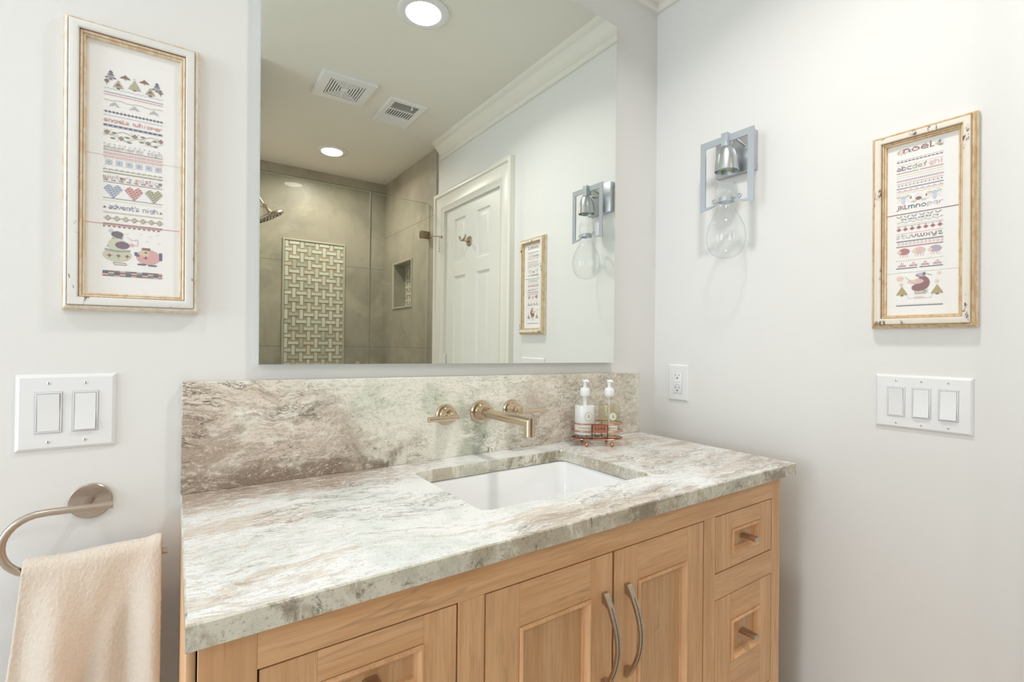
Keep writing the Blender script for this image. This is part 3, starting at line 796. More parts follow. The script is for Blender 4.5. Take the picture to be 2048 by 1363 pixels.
for u_ in (-.036, .036):
    for v_ in (-.034, .034):
        MB().lathe([(0, 0)]+[(.0062*math.sin(math.pi*i/10), .0062-.0062*math.cos(math.pi*i/10)) for i in range(1, 10)]+[(0, .0124)], loc(u_, v_, CT+.0002), 'z', 18).cyl(loc(u_, v_, CT+.011), loc(u_, v_*.98, CT+.020), .002, n=8).build('ball_foot', M['copper'], r)
FONT = {}
def fdef(s_):
    for blk in s_.strip().split('\n\n'):
        L = blk.split('\n'); FONT[L[0]] = L[1:]
fdef("""a
.....
.....
.###.
....#
.####
#...#
.####
.....

b
#....
#....
####.
#...#
#...#
#...#
####.
.....

c
.....
.....
.####
#....
#....
#....
.####
.....

d
....#
....#
.####
#...#
#...#
#...#
.####
.....

e
.....
.....
.###.
#...#
#####
#....
.####
.....

f
..##.
.#...
####.
.#...
.#...
.#...
.#...
.....

g
.....
.....
.####
#...#
#...#
.####
....#
.###.

h
#....
#....
####.
#...#
#...#
#...#
#...#
.....

i
.#.
...
.#.
.#.
.#.
.#.
.#.
...

j
..#
...
..#
..#
..#
..#
..#
##.

k
#...
#..#
#.#.
##..
#.#.
#..#
#..#
....

l
#..
#..
#..
#..
#..
#..
###
...

m
.......
.......
######.
#..#..#
#..#..#
#..#..#
#..#..#
.......

n
.....
.....
####.
#...#
#...#
#...#
#...#
.....

o
.....
.....
.###.
#...#
#...#
#...#
.###.
.....

p
.....
.....
####.
#...#
#...#
####.
#....
#....

q
.....
.....
.####
#...#
#...#
.####
....#
....#

r
....
....
#.##
##..
#...
#...
#...
....

s
....
....
.###
#...
.##.
...#
###.
....

t
.#..
.#..
####
.#..
.#..
.#..
..##
....

u
.....
.....
#...#
#...#
#...#
#...#
.####
.....

v
.....
.....
#...#
#...#
#...#
.#.#.
..#..
.....

w
.......
.......
#..#..#
#..#..#
#..#..#
#..#..#
.##.##.
.......

x
.....
.....
#...#
.#.#.
..#..
.#.#.
#...#
.....

y
.....
.....
#...#
#...#
#...#
.####
....#
.###.

z
.....
.....
####.
...#.
..#..
.#...
.####
.....

'
#
#
.
.
.
.
.
.

,
..
..
..
..
..
..
..
..""")
FONT[' '] = ['...']*8

def bottle(u_, liquid, label, name_):
    o3 = cc+A1*u_; ox, oy = o3.x, o3.y; zb = CT+.0223
    r = root('pump_bottle', (ox, oy, zb), label, 'bottle', None)
    R0 = .0305
    prof = [(0, .001), (.026, 0), (.0295, .002), (R0, .006), (R0, .084), (.0298, .092), (.0262, .101), (.0195, .108), (.0125, .113), (.0112, .118), (.0112, .124)]
    MB().lathe(prof, (ox, oy, zb), 'z', 40).build('glass_body', M['bottleglass'], r)
    lv = .088 if name_ == 'l' else .091
    MB().lathe([(0, .009), (.0275, .009), (.0290, .012), (.0290, lv), (0, lv)], (ox, oy, zb), 'z', 36).build('liquid', liquid, r)
    MB().lathe([(0, .117), (.0138, .117), (.0142, .118), (.0142, .134), (.0135, .136), (.011, .139), (.0105, .141), (0, .141)], (ox, oy, zb), 'z', 32).build('pump_collar', M['plastic'], r)
    nd = (A2*.8+A1*.6).normalized()
    b = MB().lathe([(0, .140), (.0052, .140), (.0050, .153), (.0058, .156), (.0072, .1575), (.0072, .160), (.0055, .1625), (0, .163)], (ox, oy, zb), 'z', 20)
    p0 = Vector((ox, oy, zb+.1595)); b.tube([p0, p0+nd*.006+Vector((0, 0, .0006)), p0+nd*.010-Vector((0, 0, .0005)), p0+nd*.0125-Vector((0, 0, .003))], [.0040, .0036, .0032, .0026], 10)
    b.build('pump_nozzle', M['plastic'], r)
    MB().cyl((ox, oy, zb+.02), (ox, oy, zb+.118), .0026 if name_ == 'r' else .0058, n=14).build('dip_tube', M['plastic'], r)
    # round seal and strip label wrapped on the front of the glass
    fd = (Vector((0, -1.0995, 0))-Vector((ox, oy, 0))).normalized()
    base_a = math.atan2(fd.y, fd.x)
    def wrap(a, z, rr): return (ox+rr*math.cos(base_a+a), oy+rr*math.sin(base_a+a), zb+z)
    b = MB(); n_ = 28; a_off, zc_ = .36, .062
    def disc(mb, rad, rr, m_, inner=0.):
        mb.mat(m_); rg = []
        for q_ in ((inner,) if inner else ())+(rad*.5 if rad*.5 > inner else (inner+rad)/2, rad):
            rg.append([mb.b.verts.new(wrap(a_off+q_*math.cos(2*math.pi*i/n_)/R0, zc_+q_*math.sin(2*math.pi*i/n_), rr)) for i in range(n_)])
        if not inner:
            c0 = mb.b.verts.new(wrap(a_off, zc_, rr))
            for i in range(n_): mb._face([c0, rg[0][i], rg[0][(i+1) % n_]])
        for A_, B_ in zip(rg, rg[1:]):
            for i in range(n_): mb._face([A_[i], B_[i], B_[(i+1) % n_], A_[(i+1) % n_]])
    disc(b, .0115, R0+.0004, M['label_paper']); disc(b, .0115, R0+.0007, M['label_rim'], .0098)
    b.mat(M['ink'])
    for (du, dz_) in [(-.002+.001*i, .0035*math.cos(i)) for i in range(5)]+[(.0015, .002), (-.0025, -.002), (.002, -.003)]:
        b.poly([wrap(a_off+(du+sx_*.0006)/R0, zc_+dz_+sz_*.0014, R0+.0008) for sx_, sz_ in ((-1, -1), (1, -1), (1, 1), (-1, 1))])
    b.build('round_seal', None, r)
    b = MB().mat(M['label_paper']); n_ = 18
    for i in range(n_):
        a0, a1 = -.85+1.7*i/n_, -.85+1.7*(i+1)/n_
        b.poly([wrap(a0, .022, R0+.0004), wrap(a1, .022, R0+.0004), wrap(a1, .037, R0+.0004), wrap(a0, .037, R0+.0004)], True)
    b.mat(M['ink'])
    for i in range(16):
        a0 = -.6+1.2*i/16
        b.poly([wrap(a0, .0285, R0+.0007), wrap(a0+.045, .0285, R0+.0007), wrap(a0+.045, .0305, R0+.0007), wrap(a0, .0305, R0+.0007)])
    b.build('strip_label', None, r)
bottle(-.0352, M['lotion'], 'glass pump bottle of white lotion, left one in the copper caddy', 'l')
bottle(.0352, M['soap'], 'glass pump bottle of clear amber soap, right one in the copper caddy', 'r')
# copper name tag on the caddy front
cad = [o for o in bpy.data.objects if o.name == 'wire_caddy'][0]
b = MB(); b.mat(M['copper'])
q0, q1 = -.021, .021
b.prism([loc(q0, .0385, CT+.0425), loc(q1, .0385, CT+.0425), loc(q1, .0385, CT+.062), loc(q0, .0385, CT+.062)], tuple(A2*.0012))
b.mat(M['copperdark'])
for k, (wd, ht) in enumerate(((.0022, .009), (.0008, .009), (.0026, .007), (.0010, .009), (.0024, .008), (.0012, .007), (.0026, .009))):   # stamped marks too small to read
    u0 = -.0145+k*.0042
    b.poly([loc(u0, .0400, CT+.0478), loc(u0+wd, .0400, CT+.0478), loc(u0+wd*.7, .0400, CT+.0478+ht), loc(u0+wd*.2, .0400, CT+.0478+ht)])
TAGMESH = b.build('name_tag', None, cad)

# ------------------------------------------------------------------ switches and outlet
def plate(mb, c, u, nrm, w_, h_):
    c, u, nrm = Vector(c), Vector(u), Vector(nrm); v = Vector((0, 0, 1)); co = c-u*w_/2-v*h_/2
    m = M['plastic']
    mb.frame(co, u, v, w_, h_, [(0, 0, m), (.0004, .0014, m), (.0025, .0042, m), (.0055, .0056, m)], nrm, True)
    i = .0055
    mb.mat(m)._face([mb.b.verts.new(co+u*a+v*b_+nrm*.0056) for a, b_ in ((i, i), (w_-i, i), (w_-i, h_-i), (i, h_-i))])
def switch(name, c, u, nrm, n, w_, h_, pitch, label, tilts):
    c, u, nrm = Vector(c), Vector(u), Vector(nrm); v = Vector((0, 0, 1))
    r = root(name, tuple(c), label, 'light switch')
    b = MB(); plate(b, c, u, nrm, w_, h_); b.build('wall_plate', None, r)
    for k in range(n):
        cc_ = c+u*(pitch*(k-(n-1)/2))
        m = M['plastic']
        # thin dark line round the opening, raised bezel and the rocking paddle
        b = MB(); co = cc_-u*.0172-v*.0342
        b.frame(co, u, v, .0344, .0684, [(0, .0057, M['plastic_shadow']), (.0006, .0060, M['plastic_shadow']), (.0007, .0057, m), (.0011, .0074, m), (.0022, .0078, m), (.0030, .0066, M['plastic_shadow']), (.0038, .0066, m)], nrm)
        b.build('bezel', None, r)
        b = MB(); t_ = tilts[k]
        hw, hh = .0134, .0306
        zs = [(-hh, .0072+.0030*max(t_, 0)+.0006), (0, .0072+.0002), (hh, .0072+.0030*max(-t_, 0)+.0006)]
        fr = [[b.b.verts.new(cc_+u*a+v*z+nrm*d_) for a in (-hw, hw)] for z, d_ in zs]
        bk = [[b.b.verts.new(cc_+u*a+v*z+nrm*.0050) for a in (-hw, hw)] for z, d_ in zs]
        for i in (0, 1):
            b._face([fr[i][0], fr[i][1], fr[i+1][1], fr[i+1][0]]); b._face([bk[i][0], bk[i][1], bk[i+1][1], bk[i+1][0]])
            for s_ in (0, 1): b._face([fr[i][s_], fr[i+1][s_], bk[i+1][s_], bk[i][s_]])
        b._face([fr[0][0], fr[0][1], bk[0][1], bk[0][0]]); b._face([fr[2][0], fr[2][1], bk[2][1], bk[2][0]])
        b.build('rocker', m, r)
        for s_ in (1, -1):
            p_ = cc_+v*(.0484*s_)
            b = MB().mat(m).lathe([(0, .0068), (.0022, .0066), (.0032, .0058), (.0034, .0050)], p_, tuple(nrm), 16)
            b.mat(M['hole']); b.poly([p_+nrm*.0070+u*a+v*z for a, z in ((-.0004, -.0022), (.0004, -.0022), (.0004, .0022), (-.0004, .0022))])
            b.build('screw', None, r)
switch('light_switch', (-.1463, 0, 1.0590), (1, 0, 0), (0, -1, 0), 2, .1270, .1260, .0460, 'white double light switch plate left of the backsplash, above the towel ring', [-1, 1])
switch('light_switch', (XR, -.7342, 1.0590), (0, -1, 0), (-1, 0, 0), 3, .1730, .1225, .0460, 'white triple light switch plate on the right wall below the sampler', [-1, 1, 1])
r = root('electrical_outlet', (XR, -.0990, 1.0600), 'white double electrical outlet on the right wall near the corner', 'outlet')
b = MB(); plate(b, (XR, -.0990, 1.0600), (0, -1, 0), (-1, 0, 0), .0775, .1205); b.build('wall_plate', None, r)
b = MB().mat(M['plastic']); C0 = Vector((XR, -.0990, 1.0600))
b.box(XR-.0082, XR-.0050, -.0990-.0167, -.0990+.0167, 1.06-.0335, 1.06+.0335, .0008)
b.mat(M['plastic_shadow']).box(XR-.0060, XR-.0052, -.0990-.0173, -.0990+.0173, 1.06-.0341, 1.06+.0341)
b.mat(M['plastic']).box(XR-.0092, XR-.0080, -.0990-.010, -.0990+.010, 1.06+.001, 1.06+.006, .0004).box(XR-.0092, XR-.0080, -.0990-.010, -.0990+.010, 1.06-.006, 1.06-.001, .0004)
b.mat(M['hole'])
for s_ in (1, -1):
    zc_ = 1.0600+(.0215 if s_ > 0 else -.0195)
    b.box(XR-.0084, XR-.0079, -.099-.0075, -.099-.0060, zc_-.0000, zc_+.0072).box(XR-.0084, XR-.0079, -.099+.0060, -.099+.0075, zc_-.0002, zc_+.0078)
    b.lathe([(0, 0), (.0026, 0), (.0026, .0004), (0, .0004)], (XR-.0080, -.099, zc_-.0060), '-x', 14)
b.build('receptacle', None, r)
for s_ in (1, -1):
    b = MB().lathe([(0, .0068), (.0022, .0066), (.0032, .0058), (.0034, .0050)], (XR, -.099, 1.06+.0484*s_), '-x', 16).build('screw', M['plastic'], r)

# ------------------------------------------------------------------ towel ring and towel
TY = -.060
r = root('towel_ring', (-.1149, 0, .9035), 'brushed nickel open towel ring on the wall below the double switch', 'towel ring')
MB().lathe([(0, 0), (.0295, 0), (.0295, .004), (.028, .0055), (0, .0055)], (-.1149, 0, .9035), '-y', 48).build('round_base', M['nickel'], r)
MB().cyl((-.1149, -.005, .9050), (-.1149, TY, .9070), .0055, n=20).build('post', M['nickel'], r)
pts = [(-.080, TY, .9070), (-.100, TY, .9072), (-.130, TY, .9080), (-.1580, TY, .9085)]
for i in range(1, 16):
    a = math.pi*i/16; pts.append((-.1640-.0475*math.sin(a), TY, .8620+.0465*math.cos(a)))
pts += [(-.155, TY, .8155), (-.100, TY, .8152), (-.005, TY, .8150)]
MB().tube(pts, .0056, 18).build('open_ring', M['nickel'], r)
# towel: one sheet folded over the lower bar
def towel():
    nx_, ns = 54, 84
    bm = bmesh.new(); grid = []
    xl, xr_ = -.186, -.0135; zb_ = .8150+.0125
    drop_f, drop_b = .42, .36
    for i in range(nx_+1):
        t_ = i/nx_; col = []
        for j in range(ns+1):
            s_ = j/ns
            tot_ = drop_b+.045+drop_f; L = s_*tot_
            if L < drop_b: zz = -(drop_b-L); yy = .012; side = -1; d_ = drop_b-L
            elif L < drop_b+.045:
                a = math.pi*(L-drop_b)/.045; yy = .0135*math.cos(a); zz = .0125*math.sin(a); d_ = 0
            else: zz = -(L-drop_b-.045); yy = -.0135; d_ = -zz
            g_ = min(1, d_/.12)
            # hanging folds grow with the drop; the cloth spreads a little to the left
            x = xl+(xr_-xl)*t_ - (1-t_)*.020*min(1, d_/.2)
            fold = (.010*math.sin(2*math.pi*(t_*1.35+.10)+1.2)+.006*math.sin(2*math.pi*(t_*2.9-.12*d_/.2)+.4))*g_
            fold -= .016*g_*math.exp(-((t_-.93+d_*.1)/.10)**2)
            fold += .010*g_*math.exp(-((t_-.66+d_*.9)/.09)**2)
            top = .004*math.exp(-((t_-.97)/.06)**2)-.003*math.exp(-((t_-.3)/.2)**2)
            y = TY+yy+(fold if yy < 0 else fold*.3)
            y = min(y, -.012)
            col.append(bm.verts.new((x, y, zb_+zz+(top if d_ < .02 else top*max(0, 1-d_/.1)))))
        grid.append(col)
    for i in range(nx_):
        for j in range(ns):
            f = bm.faces.new([grid[i][j], grid[i+1][j], grid[i+1][j+1], grid[i][j+1]]); f.smooth = True
    o0 = Vector((-.1, TY, .82))
    for v in bm.verts: v.co -= o0
    bmesh.ops.recalc_face_normals(bm, faces=bm.faces)
    me = bpy.data.meshes.new('hand_towel'); bm.to_mesh(me); bm.free(); me.materials.append(M['towel'])
    o = bpy.data.objects.new('hand_towel', me); COL.objects.link(o); o.location = o0
    so = o.modifiers.new('pile', 'SOLIDIFY'); so.thickness = .0065; so.offset = 0
    su = o.modifiers.new('soft', 'SUBSURF'); su.levels = su.render_levels = 2
    tx = bpy.data.textures.new('terry', 'CLOUDS'); tx.noise_scale = .004; tx.noise_depth = 2
    dm = o.modifiers.new('loops', 'DISPLACE'); dm.texture = tx; dm.strength = .0018; dm.texture_coords = 'LOCAL'
    tag(o, 'cream terry hand towel folded over the towel ring', 'towel')
towel()

# ------------------------------------------------------------------ wall sconce
r = root('wall_sconce', (XR, -.3065, 1.69), 'silver wall sconce with spot head, open square frame and clear glass bulb', 'wall lamp')
sx, syc = 1.293, -.3080
MB().box(XR-.020, XR-.0002, -.3585, -.2385, 1.689, 1.803, .0012).build('back_plate', M['satin'], r)
b = MB().mat(M['sconcegrey']); fx0, t_ = 1.2921, .0045
ya, yb_, za, zb_ = -.2245, -.3885, 1.581, 1.7863
yi0, yi1, zi = -.2412, -.3712, 1.7668
def flat(mb, pts): mb.prism([(fx0, y, z) for y, z in pts], (t_, 0, 0))
flat(b, [(ya, zb_), (yb_, zb_), (yi1, zi), (yi0, zi)])
# sides, and the bottom rails that sweep up towards the glass and end in a scroll
def rail(mb, sgn, yo, yi):
    out_, inn = [], []
    pts_o = [(yo, zb_ if False else zi+.0195), (yo, za)]; 
    side = [(yo, zb_), (yo, za), (yi, za+.0035), (yi, zi)]
    flat(mb, side)
    n_ = 12; cyy = syc+sgn*.0215
    top_, bot_ = [], []
    for i in range(n_+1):
        q_ = i/n_; y = yi+(cyy-yi)*q_; lift = .017*q_**2.2
        bot_.append((y, za+.0035*(1-q_)+.0030*q_+lift)); top_.append((y, za+.0110-.0045*q_+lift))
    flat(mb, bot_+top_[::-1])
    sp = []
    for i in range(26):
        a = i/25*2*math.pi*1.35; rr_ = .0082-.0055*i/25
        sp.append((fx0+t_/2, syc+sgn*(.0385-rr_*math.sin(a)), 1.6035-rr_*math.cos(a)))
    mb.tube(sp, .0022, 8)
rail(b, 1, ya, yi0); rail(b, -1, yb_, yi1)
b.box(sx-.0130, sx+.014, syc-.0095, syc+.0095, 1.750, 1.7905, .0006)
b.build('open_frame', None, r)
for y_ in (-.330, -.286): MB().tube([(fx0+.004, y_, 1.7735), (XR-.018, y_, 1.7620)], .0034, 10).build('support_arm', M['satin'], r)
MB().lathe([(0, .0735), (.009, .0730), (.016, .0690), (.0225, .058), (.0275, .042), (.0305, .024), (.0322, 0), (.0322, 0), (.0305, .0), (.0305, 0), (.029, .012), (.0285, .012)], (sx, syc, 1.6830), 'z', 48).build('spot_head', M['satin'], r)
b = MB().lathe([(.0290, .009), (.020, .020), (.008, .032), (0, .034)], (sx, syc, 1.6830), 'z', 36); b.build('reflector_bulb', M['reflector'], r)
MB().lathe([(0, .0078), (.029, .0078), (.029, .0090), (0, .0090)], (sx, syc, 1.6830), 'z', 36).build('lamp_glass', thin_glass('lamp_cover_glass', (.86, .93, .86, 1), .1, 2.), r)
gl = [(0, 1.4335), (.012, 1.4340), (.024, 1.4375), (.036, 1.4450), (.0465, 1.4600), (.0520, 1.4790), (.0530, 1.4980), (.0496, 1.5210), (.0408, 1.5420), (.0300, 1.5620), (.0225, 1.5800), (.0195, 1.5930), (.0185, 1.6000), (.0210, 1.6060), (.0265, 1.6130), (.0290, 1.6240), (.0280, 1.6360), (.0235, 1.6460), (.0195, 1.6500), (.0190, 1.6520)]
MB().lathe(gl, (sx, syc, 0), 'z', 56).build('glass_bulb', M['bulbglass'], r)
b = MB().lathe([(.0196, 1.594), (.0212, 1.594), (.0212, 1.606), (.0200, 1.606)], (sx, syc, 0), 'z', 40)
b.cyl((sx, syc+.020, 1.6005), (sx, syc+.032, 1.6010), .0024, n=8).cyl((sx, syc-.020, 1.6005), (sx, syc-.032, 1.6010), .0024, n=8)
b.build('neck_ring', M['sconcegrey'], r)

# ------------------------------------------------------------------ stitched samplers
class Stitch:
    """a cross-stitch chart: W cells wide, colours by name"""
    def __init__(s, w_, h_): s.w, s.h, s.g = w_, h_, {}
    def p(s, x, y, c):
        x, y = int(round(x)), int(round(y))
        if 0 <= x < s.w and 0 <= y < s.h: s.g[(x, y)] = c
    def hline(s, y, c, th=1, x0=0, x1=None):
        for x in range(x0, s.w if x1 is None else x1):
            for k in range(th): s.p(x, y+k, c)
    def dash(s, y, c, on, off, th=1, x0=0):
        x = x0
        while x < s.w:
            for k in range(on):
                for t_ in range(th): s.p(x+k, y+t_, c)
            x += on+off
    def tri(s, cx_, y, hw, h_, c, up=True, c2=None, every=2):
        for j in range(h_):
            wd = hw*(j if up else h_-1-j)/max(1, h_-1)
            for i in range(-int(round(wd)), int(round(wd))+1): s.p(cx_+i, y+j, c2 if (c2 and (i+j*2) % every == 0) else c)
    def disc(s, cx_, cy_, rx, ry, c, c2=None, k=3):
        for j in range(-int(ry), int(ry)+1):
            for i in range(-int(rx), int(rx)+1):
                if (i/(rx+.3))**2+(j/(ry+.3))**2 <= 1: s.p(cx_+i, cy_+j, c2 if (c2 and ((i+j) % k == 0)) else c)
    def diamond(s, cx_, cy_, r1, r2, c, fill=None):
        for j in range(-r2, r2+1):
            wd = r1*(1-abs(j)/r2)
            for i in range(-int(wd), int(wd)+1): s.p(cx_+i, cy_+j, c if (abs(i) >= int(wd)-0 or fill is None) else fill)
    def text(s, st, x0, x1, y, cols, sx_=1., sy_=1., bold=False):
        tot = sum(len(FONT[ch][0]) for ch in st)+len(st)-1; k = (x1-x0)/tot; x = 0; ci = 0
        for n_, ch in enumerate(st):
            c = cols if isinstance(cols, str) else cols[n_ % len(cols)]
            for j, row in enumerate(FONT[ch]):
                for i, q in enumerate(row):
                    if q == '#':
                        a0 = x0+(x+i)*k; a1 = x0+(x+i+1)*k; b0 = y+j*sy_; b1 = y+(j+1)*sy_
                        for xx in range(int(round(a0)), max(int(round(a0))+1, int(round(a1)))):
                            for yy in range(int(round(b0)), max(int(round(b0))+1, int(round(b1)))): s.p(xx, yy, c)
            x += len(FONT[ch][0])+1
    def line(s, x0, y0, x1, y1, c):
        n_ = int(max(abs(x1-x0), abs(y1-y0)))+1
        for i in range(n_+1): s.p(x0+(x1-x0)*i/n_, y0+(y1-y0)*i/n_, c)
    def wave(s, y, amp, per, c, ph=0., th=1):
        for x in range(s.w):
            for t_ in range(th): s.p(x, y+amp*math.sin(2*math.pi*x/per+ph)+t_, c)
    def heart(s, cx_, y, r_, c, c2):
        for j in range(0, 2*r_):
            for i in range(-r_, r_+1):
                u_, v_ = i/r_, (j/r_-.62)
                top = .62-abs(abs(u_)-.5)*.5
                inside = (v_ < 0 and abs(u_) <= 1 and -v_ <= .62-.9*(abs(u_)-.5)**2*2.2) or (v_ >= 0 and abs(u_) <= 1-v_/1.3)
                if inside: s.p(cx_+i, y+j, c2 if (j % 4 in (0, 1) and (i+j) % 6 < 4) else c)
    def mesh(s, name, o, u, n, cw, chh, parent):
        """o = top-left corner, u = rightwards, n = outwards"""
        o, u, n = Vector(o), Vector(u), Vector(n); v = Vector((0, 0, -1))
        me_b = bmesh.new(); lay = me_b.loops.layers.color.new('Col')
        for y in range(s.h):
            x = 0
            while x < s.w:
                c = s.g.get((x, y))
                if c is None: x += 1; continue
                x2 = x
                while x2 < s.w and s.g.get((x2, y)) == c: x2 += 1
                vs = [me_b.verts.new(o+u*(a*cw)+v*(b_*chh)+n*.0004) for a, b_ in ((x, y), (x, y+1), (x2, y+1), (x2, y))]
                f = me_b.faces.new(vs); rgb = PAL[c]
                for l in f.loops: l[lay] = rgb
                x = x2
        o0 = origin_of(parent)
        for vv in me_b.verts: vv.co -= o0
        me = bpy.data.meshes.new(name); me_b.to_mesh(me); me_b.free(); me.materials.append(M['thread'])
        ob = bpy.data.objects.new(name, me); COL.objects.link(ob); ob.parent = parent; return ob
def C8(r_, g_, b_): return (r_/255, g_/255, b_/255, 1)
PAL = dict(navy=C8(36, 46, 104), blue=C8(86, 104, 150), pale=C8(186, 198, 216), ice=C8(196, 214, 230), wine=C8(128, 44, 60), dred=C8(110, 26, 42), pink=C8(226, 170, 172), rose=C8(206, 126, 132),
           lav=C8(190, 170, 196), purple=C8(104, 60, 104), green=C8(150, 150, 112), dgreen=C8(96, 96, 62), sage=C8(186, 186, 160), grey=C8(188, 188, 188), beige=C8(232, 214, 186), brown=C8(110, 76, 58),
           black=C8(52, 48, 60), gold=C8(196, 168, 96), peach=C8(238, 206, 184), skin=C8(226, 176, 168), red=C8(176, 52, 62), lpink=C8(240, 208, 208), lgreen=C8(206, 210, 184))
CW = .083/96
def rowf(ztop): return lambda z: int(round((ztop-z)/CW))
def left_chart():
    s = Stitch(96, 418); R = rowf(1.650)
    # fir trees and small birds
    y = R(1.648)
    for cx_, dy in ((10, 0), (85, 3)):
        s.tri(cx_, y+dy, 3, 5, 'navy'); s.tri(cx_, y+dy+4, 5, 6, 'blue', c2='navy', every=3); s.tri(cx_, y+dy+9, 8, 6, 'grey', c2='navy', every=3); s.hline(y+dy+14, 'navy', 2, cx_-8, cx_-3); s.hline(y+dy+14, 'navy', 2, cx_+4, cx_+9); s.tri(cx_, y+dy+15, 3, 4, 'wine')
    for cx_ in (33, 64): s.tri(cx_, y+3, 8, 8, 'brown', c2='wine', every=3); s.line(cx_, y+11, cx_, y+13, 'wine')
    s.tri(48, y+10, 10, 19, 'sage', c2='green', every=2); s.tri(48, y+29, 3, 3, 'wine', False); s.diamond(48, y+7, 2, 2, 'beige')
    for cx_ in (22, 74): s.tri(cx_, y+17, 8, 15, 'sage', c2='green', every=2); s.tri(cx_, y+23, 4, 6, 'wine'); s.hline(y+32, 'navy', 3, cx_-2, cx_+3)
    for cx_ in (4, 91): s.diamond(cx_, y+22, 4, 4, 'brown'); s.line(cx_, y+26, cx_, y+29, 'brown')
    s.wave(y+36, 1, 8, 'pale')
    s.hline(R(1.6104), 'blue'); s.dash(R(1.6065), 'pink', 3, 1, 2)
    y = R(1.597); s.wave(y, 1.5, 32, 'grey')
    for cx_ in (16, 48, 80):
        for k in range(-8, 9, 2): s.line(cx_, y+3, cx_+k, y+10+abs(k)//3, 'grey')
    y = R(1.5765); s.hline(y, 'navy')
    for x in range(3, 96, 6): s.diamond(x, y, 2, 2, 'navy')
    s.hline(R(1.5708), 'pale')
    s.text("angels whisper", 0, 95, R(1.5660), 'rose', sy_=1.25)
    y = R(1.5540); s.hline(y, 'navy'); s.hline(y+3, 'blue'); s.dash(y+1, 'navy', 5, 3, 2)
    y = R(1.5410); s.wave(y, 4, 46, 'green', .5); s.wave(y+8, 4, 46, 'sage', 3.4)
    for k, cx_ in enumerate((5, 27, 49, 71, 92)):
        yy = y+(0 if k % 2 == 0 else 9); s.diamond(cx_, yy, 4, 4, 'dred'); s.p(cx_, yy, 'pink')
        for sx_ in (-1, 1):
            s.line(cx_, yy, cx_+7*sx_, yy-6, 'sage'); s.line(cx_, yy, cx_+6*sx_, yy+6, 'sage')
    for cx_, yy in ((16, y), (37, y+5), (60, y+9), (82, y+2), (14, y+11), (40, y+14), (62, y-2), (83, y+13)): s.disc(cx_, yy, 4, 1, 'dgreen')
    s.dash(R(1.5215), 'pale', 3, 5, 2)
    s.text("shepherds sigh", 0, 95, R(1.5185), 'grey', sy_=1.2)
    s.hline(R(1.5097), 'dred'); s.hline(R(1.5065), 'pink'); s.hline(R(1.5035), 'rose')
    y = R(1.501)
    for j in range(6): s.dash(y+j, 'lpink', 2, 1)
    y = R(1.489)
    for cx_ in range(8, 96, 16):
        s.disc(cx_, y, 5, 5, 'pale'); s.p(cx_, y, 'navy')
        for a, b_ in ((1, 1), (1, -1), (-1, 1), (-1, -1)): s.line(cx_, y, cx_+6*a, y+6*b_, 'pale')
        s.diamond(cx_, y, 1, 1, 'blue')
    y = R(1.4775); s.dash(y, 'dgreen', 5, 4); s.dash(y+1, 'green', 4, 5, x0=4); s.dash(y+2, 'dgreen', 2, 7)
    s.hline(R(1.4715), 'green', 2)
    s.text("winter's solstice", 0, 95, R(1.4675), ['wine', 'rose', 'grey', 'lav'], sy_=1.3)
    y = R(1.4590)
    for x in range(0, 96, 12):
        for k, c in enumerate(('rose', 'rose', 'wine', 'pale', 'navy', 'navy', 'blue', 'pink')):
            s.p(x+k, y+(k % 2), c); s.p(x+k, y+1+(k % 2), c)
    s.hline(R(1.4545), 'dgreen')
    y = R(1.4520)
    s.heart(15, y+2, 14, 'pale', 'blue'); s.heart(48, y+2, 14, 'pink', 'wine'); s.heart(81, y+2, 14, 'sage', 'dgreen')
    s.hline(R(1.4266), 'blue'); s.dash(R(1.4222), 'beige', 3, 1, 1)
    s.text("advent's nigh", 8, 88, R(1.4165), 'blue', sy_=1.4)
    for cx_ in (2, 93): s.tri(cx_, R(1.4120), 2, 4, 'brown')
    s.hline(R(1.4030), 'beige'); s.hline(R(1.4016), 'sage')
    y = R(1.3925)
    for cx_ in range(7, 96, 14): s.diamond(cx_, y, 6, 5, 'wine', 'sage'); s.p(cx_+7, y, 'wine')
    s.hline(R(1.3830), 'purple', 2); s.hline(R(1.3800), 'rose')
    y = R(1.3785)
    for x in range(1, 96, 8): s.tri(x, y, 2, 3, 'dred', False)
    # hooded figure knitting beside a sheep in a jumper
    y = R(1.3740)
    for x, yy in ((38, 8), (60, 6), (76, 9), (90, 22), (70, 20), (88, 4)): s.p(x, y+yy, 'beige'); s.line(x-2, y+yy, x+2, y+yy, 'beige')
    s.disc(12, y+4, 3, 3, 'ice'); s.disc(22, y+11, 9, 6, 'navy', 'dgreen', 3); s.line(16, y+8, 28, y+16, 'dgreen'); s.hline(y+17, 'navy', 2, 20, 31)
    for k in range(5): s.diamond(16-k*2, y+19+k*4, 2, 1, 'brown')
    s.disc(22, y+32, 14, 13, 'lgreen'); s.disc(22, y+52, 22, 13, 'lgreen', 'sage', 5)
    s.disc(30, y+32, 11, 7, 'purple', 'navy', 4); s.disc(45, y+30, 3, 3, 'skin')
    for k in range(0, 40): s.p(3+k, y+41+3*math.sin(k/40*3.1), 'navy'); s.p(3+k, y+43+3*math.sin(k/40*3.1), 'blue')
    for cx_ in (10, 24, 38): s.diamond(cx_, y+54, 4, 3, 'wine'); s.line(cx_, y+57, cx_, y+59, 'brown')
    s.hline(y+68, 'wine', 1, 16, 36); s.hline(y+72, 'wine', 1, 18, 36); s.line(16, y+68, 18, y+72, 'wine'); s.line(35, y+68, 37, y+72, 'wine')
    for k in range(60): s.p(38+10*math.sin(k/60*3.2)+k*.22, y+14+k*.28+3*math.sin(k/6), 'lav')
